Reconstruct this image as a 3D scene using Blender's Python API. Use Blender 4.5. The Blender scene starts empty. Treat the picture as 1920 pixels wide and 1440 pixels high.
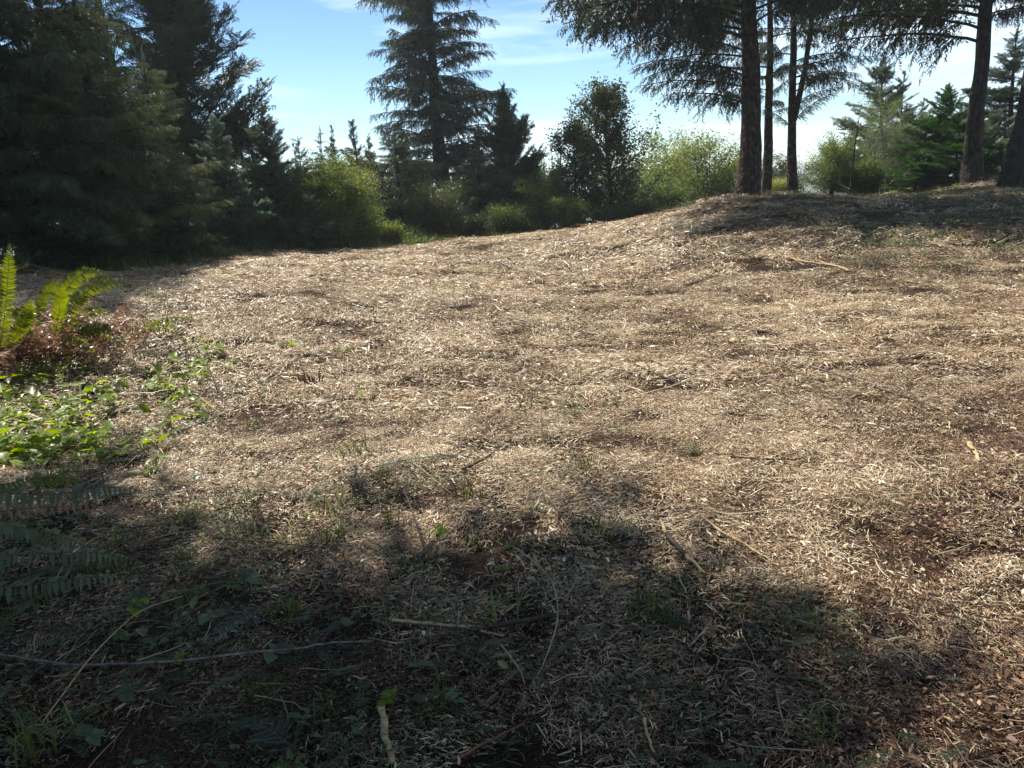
import bpy, math, random
import numpy as np
from mathutils import Vector, Matrix

rnd = random.Random(7)
R = np.random.RandomState(11)
rad = math.radians
sc = bpy.context.scene
C = sc.collection

# ------------------------------------------------------------------ camera, sky, sun, exposure
CAM_H, PITCH, ROLL, FPX = 1.6, rad(13.5), rad(4.0), 1450.0
cam = bpy.data.cameras.new('camera'); cam.sensor_width = 36.0; cam.lens = FPX / 1920 * 36
cam.clip_start = 0.05; cam.clip_end = 6000
cam_o = bpy.data.objects.new('camera', cam); C.objects.link(cam_o)
CF = Vector((0, math.cos(PITCH), -math.sin(PITCH))); _u = Vector((0, math.sin(PITCH), math.cos(PITCH))); _r = Vector((1, 0, 0))
CR = _r * math.cos(ROLL) - _u * math.sin(ROLL); CU = _u * math.cos(ROLL) + _r * math.sin(ROLL)      # the photographer tilted the camera a little
cam_o.matrix_world = Matrix.Translation((0, 0, CAM_H)) @ Matrix((CR, CU, -CF)).transposed().to_4x4()
sc.camera = cam_o
SUN_AZ, SUN_EL = rad(36), rad(56)          # azimuth measured to the left of the view direction
world = bpy.data.worlds.new('World'); sc.world = world; world.use_nodes = True
nt = world.node_tree; N = nt.nodes; L = nt.links; N.clear()
out = N.new('ShaderNodeOutputWorld'); bg = N.new('ShaderNodeBackground')
sky = N.new('ShaderNodeTexSky'); sky.sky_type = 'NISHITA'; sky.sun_disc = False
sky.sun_elevation = SUN_EL; sky.sun_rotation = -SUN_AZ
sky.air_density = 1.0; sky.dust_density = 0.0; sky.ozone_density = 2.2; sky.altitude = 100
tc = N.new('ShaderNodeTexCoord'); mp = N.new('ShaderNodeMapping'); mp.inputs['Scale'].default_value = (1.6, 1.6, 13)
mp.inputs['Rotation'].default_value = (rad(-3), rad(5), 0)
nz = N.new('ShaderNodeTexNoise'); nz.inputs['Scale'].default_value = 1.7; nz.inputs['Detail'].default_value = 6
nz.inputs['Roughness'].default_value = 0.55; nz.inputs['Distortion'].default_value = 0.4
rp = N.new('ShaderNodeValToRGB'); rp.color_ramp.elements[0].position = 0.47; rp.color_ramp.elements[1].position = 0.75
rp.color_ramp.elements[0].color = (0, 0, 0, 1); rp.color_ramp.elements[1].color = (.8, .8, .8, 1)
mx = N.new('ShaderNodeMixRGB'); mx.inputs['Color2'].default_value = (9.5, 10.2, 11.0, 1)
hs = N.new('ShaderNodeHueSaturation'); hs.inputs['Saturation'].default_value = 1.1; hs.inputs['Value'].default_value = 1.0
L.new(tc.outputs['Generated'], mp.inputs['Vector']); L.new(mp.outputs[0], nz.inputs['Vector'])
sx = N.new('ShaderNodeSeparateXYZ'); L.new(tc.outputs['Generated'], sx.inputs[0]); cx = N.new('ShaderNodeMath'); cx.operation = 'MULTIPLY_ADD'; cx.inputs[1].default_value = .16; L.new(sx.outputs['X'], cx.inputs[0]); L.new(nz.outputs['Fac'], cx.inputs[2]); L.new(cx.outputs[0], rp.inputs[0]); L.new(rp.outputs[0], mx.inputs['Fac'])
L.new(sky.outputs[0], hs.inputs['Color']); L.new(hs.outputs[0], mx.inputs['Color1'])
tint = N.new('ShaderNodeMixRGB'); tint.blend_type = 'MULTIPLY'; tint.inputs['Fac'].default_value = 1; tint.inputs['Color2'].default_value = (.92, 1.0, 1.03, 1)
L.new(mx.outputs[0], tint.inputs['Color1']); hz_ = N.new('ShaderNodeMapRange'); hz_.interpolation_type = 'SMOOTHSTEP'; hz_.inputs['From Min'].default_value = 0; hz_.inputs['From Max'].default_value = .55; hz_.inputs['To Min'].default_value = 2.05; hz_.inputs['To Max'].default_value = 1.0
L.new(sx.outputs['Z'], hz_.inputs['Value']); vm = N.new('ShaderNodeVectorMath'); vm.operation = 'SCALE'; L.new(tint.outputs[0], vm.inputs[0]); L.new(hz_.outputs[0], vm.inputs['Scale'])      # pale bright air low over the horizon, all round
L.new(vm.outputs[0], bg.inputs['Color']); bg.inputs['Strength'].default_value = 0.05
L.new(bg.outputs[0], out.inputs['Surface'])
sl = bpy.data.lights.new('sun', 'SUN'); sl.energy = 5.0; sl.angle = rad(0.55); sl.color = (1.0, 0.93, 0.82)
so = bpy.data.objects.new('sun', sl); C.objects.link(so)
SUN = Vector((-math.sin(SUN_AZ) * math.cos(SUN_EL), math.cos(SUN_AZ) * math.cos(SUN_EL), math.sin(SUN_EL)))
so.rotation_euler = SUN.to_track_quat('Z', 'Y').to_euler(); so.location = SUN * 60
vs = sc.view_settings
sc.display_settings.display_device = 'sRGB'
vs.view_transform = 'Standard'; vs.look = 'None'; vs.exposure = 0.78; vs.gamma = 1.0; vs.use_curve_mapping = False
sc.cycles.max_bounces = 6; sc.cycles.transparent_max_bounces = 4; sc.cycles.transmission_bounces = 4

# ------------------------------------------------------------------ noise and terrain
def vnoise(p, seed=0):
    """value noise, p (n,d) d=2 or 3, result -1..1"""
    p = np.asarray(p, float); i = np.floor(p).astype(np.int64); f = p - i; f = f * f * (3 - 2 * f)
    d = p.shape[1]; res = 0
    K = (374761393, 668265263, 2147483647)
    for c in range(2 ** d):
        w = 1; h = np.full(len(p), seed * 1013904223 + 12345, np.int64)
        for k in range(d):
            b = (c >> k) & 1
            w = w * (f[:, k] if b else 1 - f[:, k]); h = h + (i[:, k] + b) * K[k]
        h = (h ^ (h >> 13)) * 1274126177; h = (h ^ (h >> 16)) & 0xffff
        res = res + w * (h / 32767.5 - 1)
    return res
def fbm(p, o=3, seed=0):
    p = np.asarray(p, float); a = 1; s = 0; t = 0
    for k in range(o):
        s = s + a * vnoise(p * 2 ** k + 17.3 * k, seed + k); t += a; a *= .5
    return s / t
def pray(px, py):
    return CF + CR * ((px - 960) / FPX) + CU * ((720 - py) / FPX)
def pproj(p):
    q = Vector(p) - Vector((0, 0, CAM_H)); d = q.dot(CF); return 960 + FPX * q.dot(CR) / d, 720 - FPX * q.dot(CU) / d
def pxy(px, py, y):
    """point seen at pixel px,py at world distance y"""
    d = pray(px, py); return Vector((0, 0, CAM_H)) + d * (y / d.y)
ctrl = []
for px, py, y in [(-150, 560, 10), (60, 545, 11), (200, 520, 13), (350, 498, 15.5), (500, 476, 18), (620, 470, 19.5), (750, 465, 21), (880, 452, 23),
                  (1000, 445, 24), (1120, 436, 24.5), (1200, 430, 24), (1280, 410, 22), (1340, 384, 20.5), (1395, 372, 19.6), (1440, 374, 21), (1480, 383, 22),
                  (1560, 386, 21), (1650, 378, 20.5), (1740, 366, 20.5), (1820, 345, 20.5), (1900, 337, 20), (2050, 332, 19),
                  (1330, 440, 15.5), (1500, 460, 14), (1700, 470, 12.5), (1900, 490, 11.5), (1100, 500, 15), (800, 520, 14), (500, 560, 10.5)]:
    p = pxy(px, py, y); ctrl.append((p.x, p.y, p.z))
for x, y, z in [(-4, 7, .15), (-2.5, 4, 0), (0, 3, 0), (2.5, 3, .02), (0, 0, 0), (4, 6, .08), (0, 8, .0), (-5, -3, 0), (5, -3, .05), (2, 5, .02), (-1, 1.5, 0), (2, 1.5, 0),
                (-4, 30, -.6), (3, 32, -1.0), (8, 32, -.5), (14, 32, 0), (20, 28, .8), (-12, 22, .7), (-16, 10, .6), (15, 10, 1.1), (-14, 36, -.8), (0, 50, -6), (20, 50, -5), (-25, 45, -3), (-22, -8, 0), (22, -8, 1)]:
    ctrl.append((x, y, z))
ctrl = np.array(ctrl)
def _k(r): return r * r * np.log(r + 1e-9)
_n = len(ctrl); _A = np.zeros((_n + 3, _n + 3)); _D = np.linalg.norm(ctrl[:, None, :2] - ctrl[None, :, :2], axis=2)
_A[:_n, :_n] = _k(_D) + np.eye(_n) * 0.25; _A[:_n, _n] = 1; _A[:_n, _n + 1:] = ctrl[:, :2]; _A[_n:, :_n] = _A[:_n, _n:].T
_W = np.linalg.solve(_A, np.r_[ctrl[:, 2], 0, 0, 0])
PITS = []
def zbase(x, y):
    x = np.atleast_1d(np.asarray(x, float)); y = np.atleast_1d(np.asarray(y, float))
    r = np.sqrt((x[:, None] - ctrl[None, :, 0]) ** 2 + (y[:, None] - ctrl[None, :, 1]) ** 2)
    z = _k(r) @ _W[:_n] + _W[_n] + _W[_n + 1] * x + _W[_n + 2] * y
    far = np.clip((np.hypot(x, y - 12) - 30) / 25, 0, 1); far = far * far * (3 - 2 * far)
    zf = -3 - 5 * np.clip((np.hypot(x, y) - 35) / 60, 0, 1) + np.where(y < 0, 3, 0)
    zf = zf - 22 * np.clip((y - 70) / 250, 0, 1)
    return z * (1 - far) + zf * far
def zg(x, y):
    x = np.atleast_1d(np.asarray(x, float)); y = np.atleast_1d(np.asarray(y, float))
    z = zbase(x, y); p = np.c_[x, y]
    fade = np.clip(1.2 - np.hypot(x, y) / 60, 0, 1)
    z = z + fade * (.035 * fbm(p * .8, 2, 3) + .017 * fbm(p * 3.1, 2, 9) + .012 * vnoise(p * 8.5, 21))
    lm = np.clip((x * .12 + y * .08 - .9), 0, 1)
    z = z + fade * lm * .07 * fbm(p * 1.7, 3, 31)
    for (a, b, r, d) in PITS: z = z - d * np.exp(-((x - a) ** 2 + (y - b) ** 2) / (r * r))
    return z
def gp(px, py, lift=0.0):
    d = pray(px, py); t = np.concatenate([np.linspace(.8, 8, 400), np.linspace(8.02, 60, 1200)])
    X = d.x * t; Y = d.y * t; Z = CAM_H + d.z * t
    below = Z < zg(X, Y)
    k = int(np.argmax(below)) if below.any() else len(t) - 1
    k = max(k, 1); a, b = t[k - 1], t[k]
    for _ in range(12):
        m = (a + b) / 2
        if CAM_H + d.z * m < zg(d.x * m, d.y * m)[0]: b = m
        else: a = m
    return Vector((d.x * b, d.y * b, CAM_H + d.z * b + lift))
for px, py, r, dp in [(440, 826, .07, .07), (527, 822, .07, .07), (990, 836, .07, .05), (1655, 992, .09, .06), (1790, 1036, .09, .07), (1800, 1086, .11, .07), (1905, 1120, .08, .08),
                      (1250, 905, .05, .04), (900, 1010, .09, .06), (870, 1015, .07, .05), (545, 578, .14, .06), (650, 628, .12, .06), (1440, 628, .1, .05), (400, 565, .12, .05)]:
    p = gp(px, py); PITS.append((p.x, p.y, r, dp))

_m = pxy(1400, 372, 19.4); PITS += [(_m.x - .75, _m.y - .4, .8, -.14)]
# ------------------------------------------------------------------ mesh helpers
def mesh_tris(name, V, T, mat, tone=None, parent=None, smooth=False, link=True):
    me = bpy.data.meshes.new(name); V = np.ascontiguousarray(V, np.float32); T = np.ascontiguousarray(T, np.int32)
    k = T.shape[1]
    me.vertices.add(len(V)); me.vertices.foreach_set('co', V.ravel())
    me.loops.add(T.size); me.loops.foreach_set('vertex_index', T.ravel())
    me.polygons.add(len(T)); me.polygons.foreach_set('loop_start', np.arange(len(T), dtype=np.int32) * k)
    if smooth: me.polygons.foreach_set('use_smooth', np.ones(len(T), bool))
    if tone is not None:
        a = me.attributes.new('tone', 'FLOAT', 'FACE'); a.data.foreach_set('value', np.ascontiguousarray(tone, np.float32))
    me.update(calc_edges=True)
    if mat: me.materials.append(mat)
    o = bpy.data.objects.new(name, me)
    if link: C.objects.link(o)
    if parent: o.parent = parent
    return o
class Acc:
    """collects triangles with a tone"""
    def __init__(s): s.V = []; s.T = []; s.t = []; s.n = 0
    def add(s, V, T, tone=.5):
        V = np.asarray(V, float).reshape(-1, 3); T = np.asarray(T, int)
        if T.shape[1] == 4: T = np.concatenate([T[:, [0, 1, 2]], T[:, [0, 2, 3]]]); tone = np.r_[tone, tone] if np.ndim(tone) else tone
        s.V.append(V); s.T.append(T + s.n); s.t.append(np.broadcast_to(np.asarray(tone, float), (len(T),)).copy()); s.n += len(V)
    def build(s, name, mat, parent=None, smooth=False, link=True, shift=None):
        V = np.concatenate(s.V)
        if shift is not None: V = V - np.array(shift)
        return mesh_tris(name, V, np.concatenate(s.T), mat, np.concatenate(s.t), parent, smooth, link)
def tube(acc, P, rr, sides=6, tone=.5, seed=0, rough=0.0, cap=True):
    P = np.asarray(P, float); n = len(P); rr = np.broadcast_to(rr, (n,)).astype(float)
    T = np.gradient(P, axis=0); T /= np.linalg.norm(T, axis=1)[:, None] + 1e-9
    ref = np.array([0, 0, 1.]) if abs(T[0, 2]) < .9 else np.array([1., 0, 0])
    A = np.cross(T, ref); A /= np.linalg.norm(A, axis=1)[:, None] + 1e-9; B = np.cross(T, A)
    th = np.linspace(0, 2 * math.pi, sides, endpoint=False)
    ring = A[:, None] * np.cos(th)[None, :, None] + B[:, None] * np.sin(th)[None, :, None]
    r = rr[:, None] * np.ones((1, sides))
    if rough:
        q = np.stack([np.cos(th)[None] * 2.2 + np.zeros((n, 1)), np.sin(th)[None] * 2.2 + np.zeros((n, 1)), np.linspace(0, n * .45, n)[:, None] + np.zeros((1, sides))], -1).reshape(-1, 3)
        r = r * (1 + rough * vnoise(q, seed).reshape(n, sides) + rough * .6 * vnoise(q * 3.1, seed + 5).reshape(n, sides))
    V = (P[:, None] + ring * r[..., None]).reshape(-1, 3)
    i = np.arange(n - 1)[:, None] * sides; j = np.arange(sides)[None]; j2 = (j + 1) % sides
    F = np.stack([i + j, i + j2, i + sides + j2, i + sides + j], -1).reshape(-1, 4)
    acc.add(V, F, tone)
    if cap:
        for k, o in ((0, 0), (n - 1, (n - 1) * sides)):
            F = np.array([[0, a, a + 1] for a in range(1, sides - 1)]) + o
            acc.T.append(F + acc.n - len(V)); acc.t.append(np.full(len(F), tone if not np.ndim(tone) else .5))
def norm(v): return v / (np.linalg.norm(v, axis=-1, keepdims=True) + 1e-9)
def stamp(acc, tv, tt, pos, X, Zh, scale, tone, jit=.12, rs=R):
    """many copies of a template of triangles"""
    m = len(pos)
    if m == 0: return
    X = norm(X); Y = norm(np.cross(Zh, X)); Z = np.cross(X, Y)
    M = np.stack([X, Y, Z], -1) * np.asarray(scale).reshape(-1, 1, 1)
    V = np.einsum('mij,nj->mni', M, tv) + pos[:, None]
    T = tt[None] + (np.arange(m) * len(tv))[:, None, None]
    tn = np.repeat(np.asarray(tone), len(tt)) + rs.uniform(-jit, jit, m * len(tt))
    acc.V.append(V.reshape(-1, 3)); acc.T.append(T.reshape(-1, 3) + acc.n); acc.t.append(np.clip(tn, 0, 1)); acc.n += m * len(tv)
def kite(V, T, p, d, s, L_, w, fold=0.0):
    p, d, s = (np.asarray(a, float) for a in (p, d, s)); n = np.cross(d, s)
    b = len(V)
    V += [p, p + d * L_ * .4 + s * w / 2 - n * fold * w, p + d * L_, p + d * L_ * .45 - s * w / 2 - n * fold * w]
    T += [[b, b + 1, b + 2], [b, b + 2, b + 3]]

def limb_curve(p0, az, e0, e1, Ln, k, rs, wob=.06):
    P = [np.array(p0, float)]; a = az
    for j in range(k):
        t = (j + .5) / k; e = e0 + (e1 - e0) * t; a += rs.normal(0, wob); e += rs.normal(0, wob * .7)
        P.append(P[-1] + np.array([math.cos(a) * math.cos(e), math.sin(a) * math.cos(e), math.sin(e)]) * Ln / k)
    return np.array(P)
# ------------------------------------------------------------------ materials
def new_mat(name):
    m = bpy.data.materials.new(name); m.use_nodes = True; m.node_tree.nodes.clear(); return m, m.node_tree.nodes, m.node_tree.links
def ramp(N_, stops):
    r = N_.new('ShaderNodeValToRGB'); e = r.color_ramp.elements
    while len(e) < len(stops): e.new(.5)
    for k, (p, c) in enumerate(stops): e[k].position = p; e[k].color = (*c, 1)
    return r
def leaf_mat(name, stops, trans=.35, tcol=None, rough=.45, spec=.35, nscale=.9, namt=.35):
    m, N_, L_ = new_mat(name)
    a = N_.new('ShaderNodeAttribute'); a.attribute_name = 'tone'
    g = N_.new('ShaderNodeNewGeometry'); n = N_.new('ShaderNodeTexNoise'); n.inputs['Scale'].default_value = nscale; n.inputs['Detail'].default_value = 3
    L_.new(g.outputs['Position'], n.inputs['Vector'])
    ma = N_.new('ShaderNodeMath'); ma.operation = 'MULTIPLY_ADD'; ma.inputs[1].default_value = namt * 2; ma.inputs[2].default_value = -namt
    L_.new(n.outputs['Fac'], ma.inputs[0])
    oi = N_.new('ShaderNodeObjectInfo'); m3 = N_.new('ShaderNodeMath'); m3.operation = 'MULTIPLY_ADD'; m3.inputs[1].default_value = .22; L_.new(oi.outputs['Random'], m3.inputs[0]); L_.new(ma.outputs[0], m3.inputs[2])
    m4 = N_.new('ShaderNodeMath'); m4.operation = 'SUBTRACT'; m4.inputs[1].default_value = .11; L_.new(m3.outputs[0], m4.inputs[0])
    ad = N_.new('ShaderNodeMath'); ad.use_clamp = True; L_.new(a.outputs['Fac'], ad.inputs[0]); L_.new(m4.outputs[0], ad.inputs[1])
    r = ramp(N_, stops); L_.new(ad.outputs[0], r.inputs[0])
    p = N_.new('ShaderNodeBsdfPrincipled'); L_.new(r.outputs[0], p.inputs['Base Color']); p.inputs['Roughness'].default_value = rough; p.inputs['Specular IOR Level'].default_value = spec
    t = N_.new('ShaderNodeBsdfTranslucent'); hsv = N_.new('ShaderNodeHueSaturation'); hsv.inputs['Hue'].default_value = .48 if tcol is None else tcol
    hsv.inputs['Saturation'].default_value = 1.25 if tcol is None else .95; hsv.inputs['Value'].default_value = 1.5
    L_.new(r.outputs[0], hsv.inputs['Color']); L_.new(hsv.outputs[0], t.inputs['Color'])
    mxs = N_.new('ShaderNodeMixShader'); mxs.inputs[0].default_value = trans
    o = N_.new('ShaderNodeOutputMaterial'); L_.new(p.outputs[0], mxs.inputs[1]); L_.new(t.outputs[0], mxs.inputs[2]); L_.new(mxs.outputs[0], o.inputs[0])
    return m
def bark_mat(name, stops, scale=9, stretch=.25, bump=.6, rough=.85, attr=False):
    m, N_, L_ = new_mat(name)
    t = N_.new('ShaderNodeTexCoord'); mpn = N_.new('ShaderNodeMapping'); mpn.inputs['Scale'].default_value = (1, 1, stretch); L_.new(t.outputs['Object'], mpn.inputs[0])
    n = N_.new('ShaderNodeTexNoise'); n.inputs['Scale'].default_value = scale; n.inputs['Detail'].default_value = 8; n.inputs['Roughness'].default_value = .65; L_.new(mpn.outputs[0], n.inputs['Vector'])
    v = N_.new('ShaderNodeTexVoronoi'); v.inputs['Scale'].default_value = scale * 1.6; L_.new(mpn.outputs[0], v.inputs['Vector'])
    r = ramp(N_, stops); L_.new(n.outputs['Fac'], r.inputs[0])
    mm = N_.new('ShaderNodeMath'); mm.operation = 'ADD'; L_.new(n.outputs['Fac'], mm.inputs[0]); L_.new(v.outputs['Distance'], mm.inputs[1])
    b = N_.new('ShaderNodeBump'); b.inputs['Strength'].default_value = bump; b.inputs['Distance'].default_value = .03; L_.new(mm.outputs[0], b.inputs['Height'])
    p = N_.new('ShaderNodeBsdfPrincipled'); p.inputs['Roughness'].default_value = rough; p.inputs['Specular IOR Level'].default_value = .25
    L_.new(r.outputs[0], p.inputs['Base Color']); L_.new(b.outputs[0], p.inputs['Normal'])
    o = N_.new('ShaderNodeOutputMaterial'); L_.new(p.outputs[0], o.inputs[0])
    return m
M = {}
M['spruce'] = leaf_mat('spruce_needles', [(0, (.014, .022, .012)), (.45, (.045, .07, .038)), (.8, (.09, .125, .065)), (1, (.15, .18, .11))], trans=.22, spec=.3)
M['spruce_olive'] = leaf_mat('olive_spruce_needles', [(0, (.035, .048, .022)), (.45, (.10, .13, .055)), (.8, (.18, .21, .10)), (1, (.26, .28, .16))], trans=.25, spec=.3)
M['spruce_blue'] = leaf_mat('bluish_spruce_needles', [(0, (.03, .048, .036)), (.45, (.085, .13, .092)), (.8, (.16, .22, .16)), (1, (.27, .33, .26))], trans=.38, spec=.35)
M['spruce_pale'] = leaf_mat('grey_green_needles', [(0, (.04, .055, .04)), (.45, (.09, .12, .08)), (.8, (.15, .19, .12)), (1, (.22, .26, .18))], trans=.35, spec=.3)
M['hang'] = leaf_mat('hanging_spruce_needles', [(0, (.02, .028, .016)), (.45, (.05, .07, .036)), (.8, (.09, .12, .06)), (1, (.15, .17, .10))], trans=.32, spec=.3)
M['fir'] = leaf_mat('fir_needles', [(0, (.012, .03, .010)), (.45, (.03, .075, .022)), (.8, (.06, .14, .035)), (1, (.10, .20, .05))], trans=.35, spec=.3)
M['farwood'] = bark_mat('far_forest', [(.3, (.02, .04, .025)), (.8, (.05, .08, .045))], scale=.02, stretch=1, bump=0, rough=1)
M['alder'] = leaf_mat('alder_leaves', [(0, (.045, .065, .022)), (.45, (.115, .155, .045)), (.8, (.21, .26, .085)), (1, (.3, .34, .14))], trans=.5, spec=.3)
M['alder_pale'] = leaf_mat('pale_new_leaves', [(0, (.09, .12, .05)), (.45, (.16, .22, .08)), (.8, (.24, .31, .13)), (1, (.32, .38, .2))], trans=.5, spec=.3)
M['broad'] = leaf_mat('broad_leaves', [(0, (.018, .028, .012)), (.45, (.045, .065, .022)), (.8, (.085, .11, .04)), (1, (.16, .18, .09))], trans=.35, spec=.5, rough=.35)
M['brush'] = leaf_mat('brush_leaves', [(0, (.035, .055, .02)), (.45, (.085, .13, .045)), (.8, (.16, .22, .075)), (1, (.27, .32, .13))], trans=.45, spec=.4)
M['bark'] = bark_mat('spruce_bark', [(.36, (.008, .006, .005)), (.47, (.032, .022, .017)), (.57, (.068, .047, .036)), (.68, (.16, .12, .095))], scale=13, stretch=.55, bump=1.0)
M['bark_dark'] = bark_mat('dark_bark', [(.34, (.010, .008, .007)), (.5, (.035, .027, .022)), (.7, (.09, .072, .06))], scale=12, stretch=.5, bump=1.0)
M['bark_pale'] = bark_mat('pale_bark', [(.3, (.16, .14, .12)), (.6, (.33, .31, .28)), (.8, (.5, .48, .45))], bump=.2)
M['fern'] = leaf_mat('fern_leaflets', [(0, (.04, .06, .010)), (.45, (.11, .155, .018)), (.8, (.17, .21, .03)), (1, (.26, .27, .06))], trans=.5, rough=.3, spec=.7)
M['fern_skylit'] = leaf_mat('sky_tinted_fern_leaflets', [(0, (.05, .07, .04)), (.45, (.10, .13, .075)), (.8, (.16, .19, .12)), (1, (.26, .28, .2))], trans=.35, rough=.45, spec=.35)  # fern colour greyed to carry the sky's reflection on the shaded near fronds
M['fern_dead'] = leaf_mat('dead_fern_leaflets', [(0, (.07, .034, .02)), (.45, (.27, .135, .07)), (.8, (.44, .26, .14)), (1, (.62, .48, .33))], trans=.3, tcol=.505, rough=.4, spec=.5, nscale=6)
M['plant'] = leaf_mat('young_plant_leaves', [(0, (.08, .12, .014)), (.45, (.17, .27, .035)), (.8, (.28, .39, .06)), (1, (.40, .46, .12))], trans=.6, rough=.4, spec=.5)
M['leafgrey'] = leaf_mat('bramble_leaves', [(0, (.03, .045, .016)), (.45, (.06, .09, .035)), (.8, (.11, .14, .06)), (1, (.19, .2, .11))], trans=.35, rough=.4, spec=.6)
M['lichen'] = leaf_mat('lichen_grey', [(0, (.05, .055, .05)), (.5, (.12, .13, .115)), (1, (.28, .30, .27))], trans=.2, spec=.2, rough=.7)
M['grass'] = leaf_mat('grass_blades', [(0, (.03, .05, .012)), (.4, (.08, .12, .03)), (.75, (.15, .2, .06)), (1, (.34, .32, .14))], trans=.45, rough=.4, spec=.4, nscale=2)
M['woodpale'] = bark_mat('split_wood', [(.3, (.28, .18, .09)), (.55, (.5, .37, .2)), (.8, (.68, .55, .36))], scale=30, stretch=1, bump=.3, rough=.6)
M['woodorange'] = bark_mat('orange_split_wood', [(.3, (.2, .08, .03)), (.55, (.42, .2, .08)), (.8, (.6, .38, .18))], scale=40, stretch=1, bump=.3, rough=.6)
M['stick'] = bark_mat('stick_bark', [(.3, (.05, .035, .028)), (.6, (.12, .085, .065)), (.8, (.22, .17, .14))], scale=40, stretch=1, bump=.4)
M['stick_grey'] = bark_mat('grey_stick_bark', [(.35, (.07, .055, .05)), (.5, (.19, .16, .15)), (.7, (.38, .33, .31))], scale=40, stretch=1, bump=.3, rough=.5)
M['stem'] = bark_mat('tan_stem', [(.3, (.25, .17, .08)), (.6, (.42, .31, .16)), (.8, (.58, .45, .27))], scale=40, stretch=1, bump=.2, rough=.45)
M['stem_red'] = bark_mat('reddish_stem', [(.3, (.10, .04, .02)), (.6, (.20, .09, .04)), (.8, (.3, .16, .08))], scale=40, stretch=1, bump=.2, rough=.45)
M['cone'] = bark_mat('cone_scales', [(.3, (.16, .07, .03)), (.6, (.3, .14, .07)), (.8, (.42, .25, .13))], scale=60, stretch=1, bump=.2)
M['bird'] = bark_mat('bird_feathers', [(.3, (.02, .02, .02)), (.8, (.05, .05, .05))])
# litter: colour by piece tone, shifted by patches that stay put on the field
def litter_mat(name, stops, spec=.4, rough=.45, trans=.2):
    m, N_, L_ = new_mat(name)
    a = N_.new('ShaderNodeAttribute'); a.attribute_name = 'tone'; oi = N_.new('ShaderNodeObjectInfo')
    g = N_.new('ShaderNodeNewGeometry'); n = N_.new('ShaderNodeTexNoise'); n.inputs['Scale'].default_value = .8; n.inputs['Detail'].default_value = 5; n.inputs['Roughness'].default_value = .65
    L_.new(g.outputs['Position'], n.inputs['Vector'])
    ma = N_.new('ShaderNodeMath'); ma.operation = 'MULTIPLY_ADD'; ma.inputs[1].default_value = 1.3; ma.inputs[2].default_value = -.68; L_.new(n.outputs['Fac'], ma.inputs[0])
    ad = N_.new('ShaderNodeMath'); L_.new(a.outputs['Fac'], ad.inputs[0]); L_.new(ma.outputs[0], ad.inputs[1])
    m2 = N_.new('ShaderNodeMath'); m2.operation = 'MULTIPLY_ADD'; m2.inputs[1].default_value = .16; L_.new(oi.outputs['Random'], m2.inputs[0]); L_.new(ad.outputs[0], m2.inputs[2]); m2.use_clamp = True
    r = ramp(N_, stops); L_.new(m2.outputs[0], r.inputs[0])
    p = N_.new('ShaderNodeBsdfPrincipled'); L_.new(r.outputs[0], p.inputs['Base Color']); p.inputs['Roughness'].default_value = rough; p.inputs['Specular IOR Level'].default_value = spec
    t = N_.new('ShaderNodeBsdfTranslucent'); L_.new(r.outputs[0], t.inputs['Color']); mxs = N_.new('ShaderNodeMixShader'); mxs.inputs[0].default_value = trans
    o = N_.new('ShaderNodeOutputMaterial'); L_.new(p.outputs[0], mxs.inputs[1]); L_.new(t.outputs[0], mxs.inputs[2]); L_.new(mxs.outputs[0], o.inputs[0])
    return m
M['straw'] = litter_mat('chipped_straw', [(0, (.03, .019, .013)), (.25, (.12, .07, .042)), (.45, (.315, .193, .103)), (.65, (.49, .35, .198)), (.85, (.68, .545, .35)), (1, (.80, .72, .54))], spec=.5, rough=.42)
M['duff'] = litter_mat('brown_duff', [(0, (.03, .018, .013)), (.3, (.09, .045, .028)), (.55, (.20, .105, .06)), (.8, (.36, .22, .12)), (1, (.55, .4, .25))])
M['greens'] = litter_mat('green_debris', [(0, (.02, .03, .014)), (.35, (.05, .075, .03)), (.6, (.11, .14, .06)), (.8, (.2, .22, .1)), (1, (.4, .37, .2))], trans=.35)
def ground_mat():
    m, N_, L_ = new_mat('forest_soil')
    g = N_.new('ShaderNodeNewGeometry')
    n = N_.new('ShaderNodeTexNoise'); n.inputs['Scale'].default_value = 1.1; n.inputs['Detail'].default_value = 6; L_.new(g.outputs['Position'], n.inputs['Vector'])
    n2 = N_.new('ShaderNodeTexNoise'); n2.inputs['Scale'].default_value = 90; n2.inputs['Detail'].default_value = 4; L_.new(g.outputs['Position'], n2.inputs['Vector'])
    ad = N_.new('ShaderNodeMath'); ad.operation = 'MULTIPLY'; L_.new(n.outputs['Fac'], ad.inputs[0]); L_.new(n2.outputs['Fac'], ad.inputs[1])
    r = ramp(N_, [(.14, (.010, .007, .005)), (.25, (.035, .021, .014)), (.36, (.10, .062, .04))]); L_.new(ad.outputs[0], r.inputs[0])
    b = N_.new('ShaderNodeBump'); b.inputs['Strength'].default_value = .8; b.inputs['Distance'].default_value = .03; L_.new(n2.outputs['Fac'], b.inputs['Height'])
    p = N_.new('ShaderNodeBsdfPrincipled'); p.inputs['Roughness'].default_value = .95; p.inputs['Specular IOR Level'].default_value = .1
    L_.new(r.outputs[0], p.inputs['Base Color']); L_.new(b.outputs[0], p.inputs['Normal'])
    o = N_.new('ShaderNodeOutputMaterial'); L_.new(p.outputs[0], o.inputs[0]); return m
M['soil'] = ground_mat()

def tag(o, label=None, cat=None, group=None, kind=None):
    for k, v in (('label', label), ('category', cat), ('group', group), ('kind', kind)):
        if v: o[k] = v
    return o
def thing(name, label, cat, loc=(0, 0, 0), group=None, rz=0):
    o = bpy.data.objects.new(name, None); o.empty_display_size = .2; C.objects.link(o); o.location = loc; o.rotation_euler = (0, 0, rz)
    return tag(o, label, cat, group)

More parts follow.
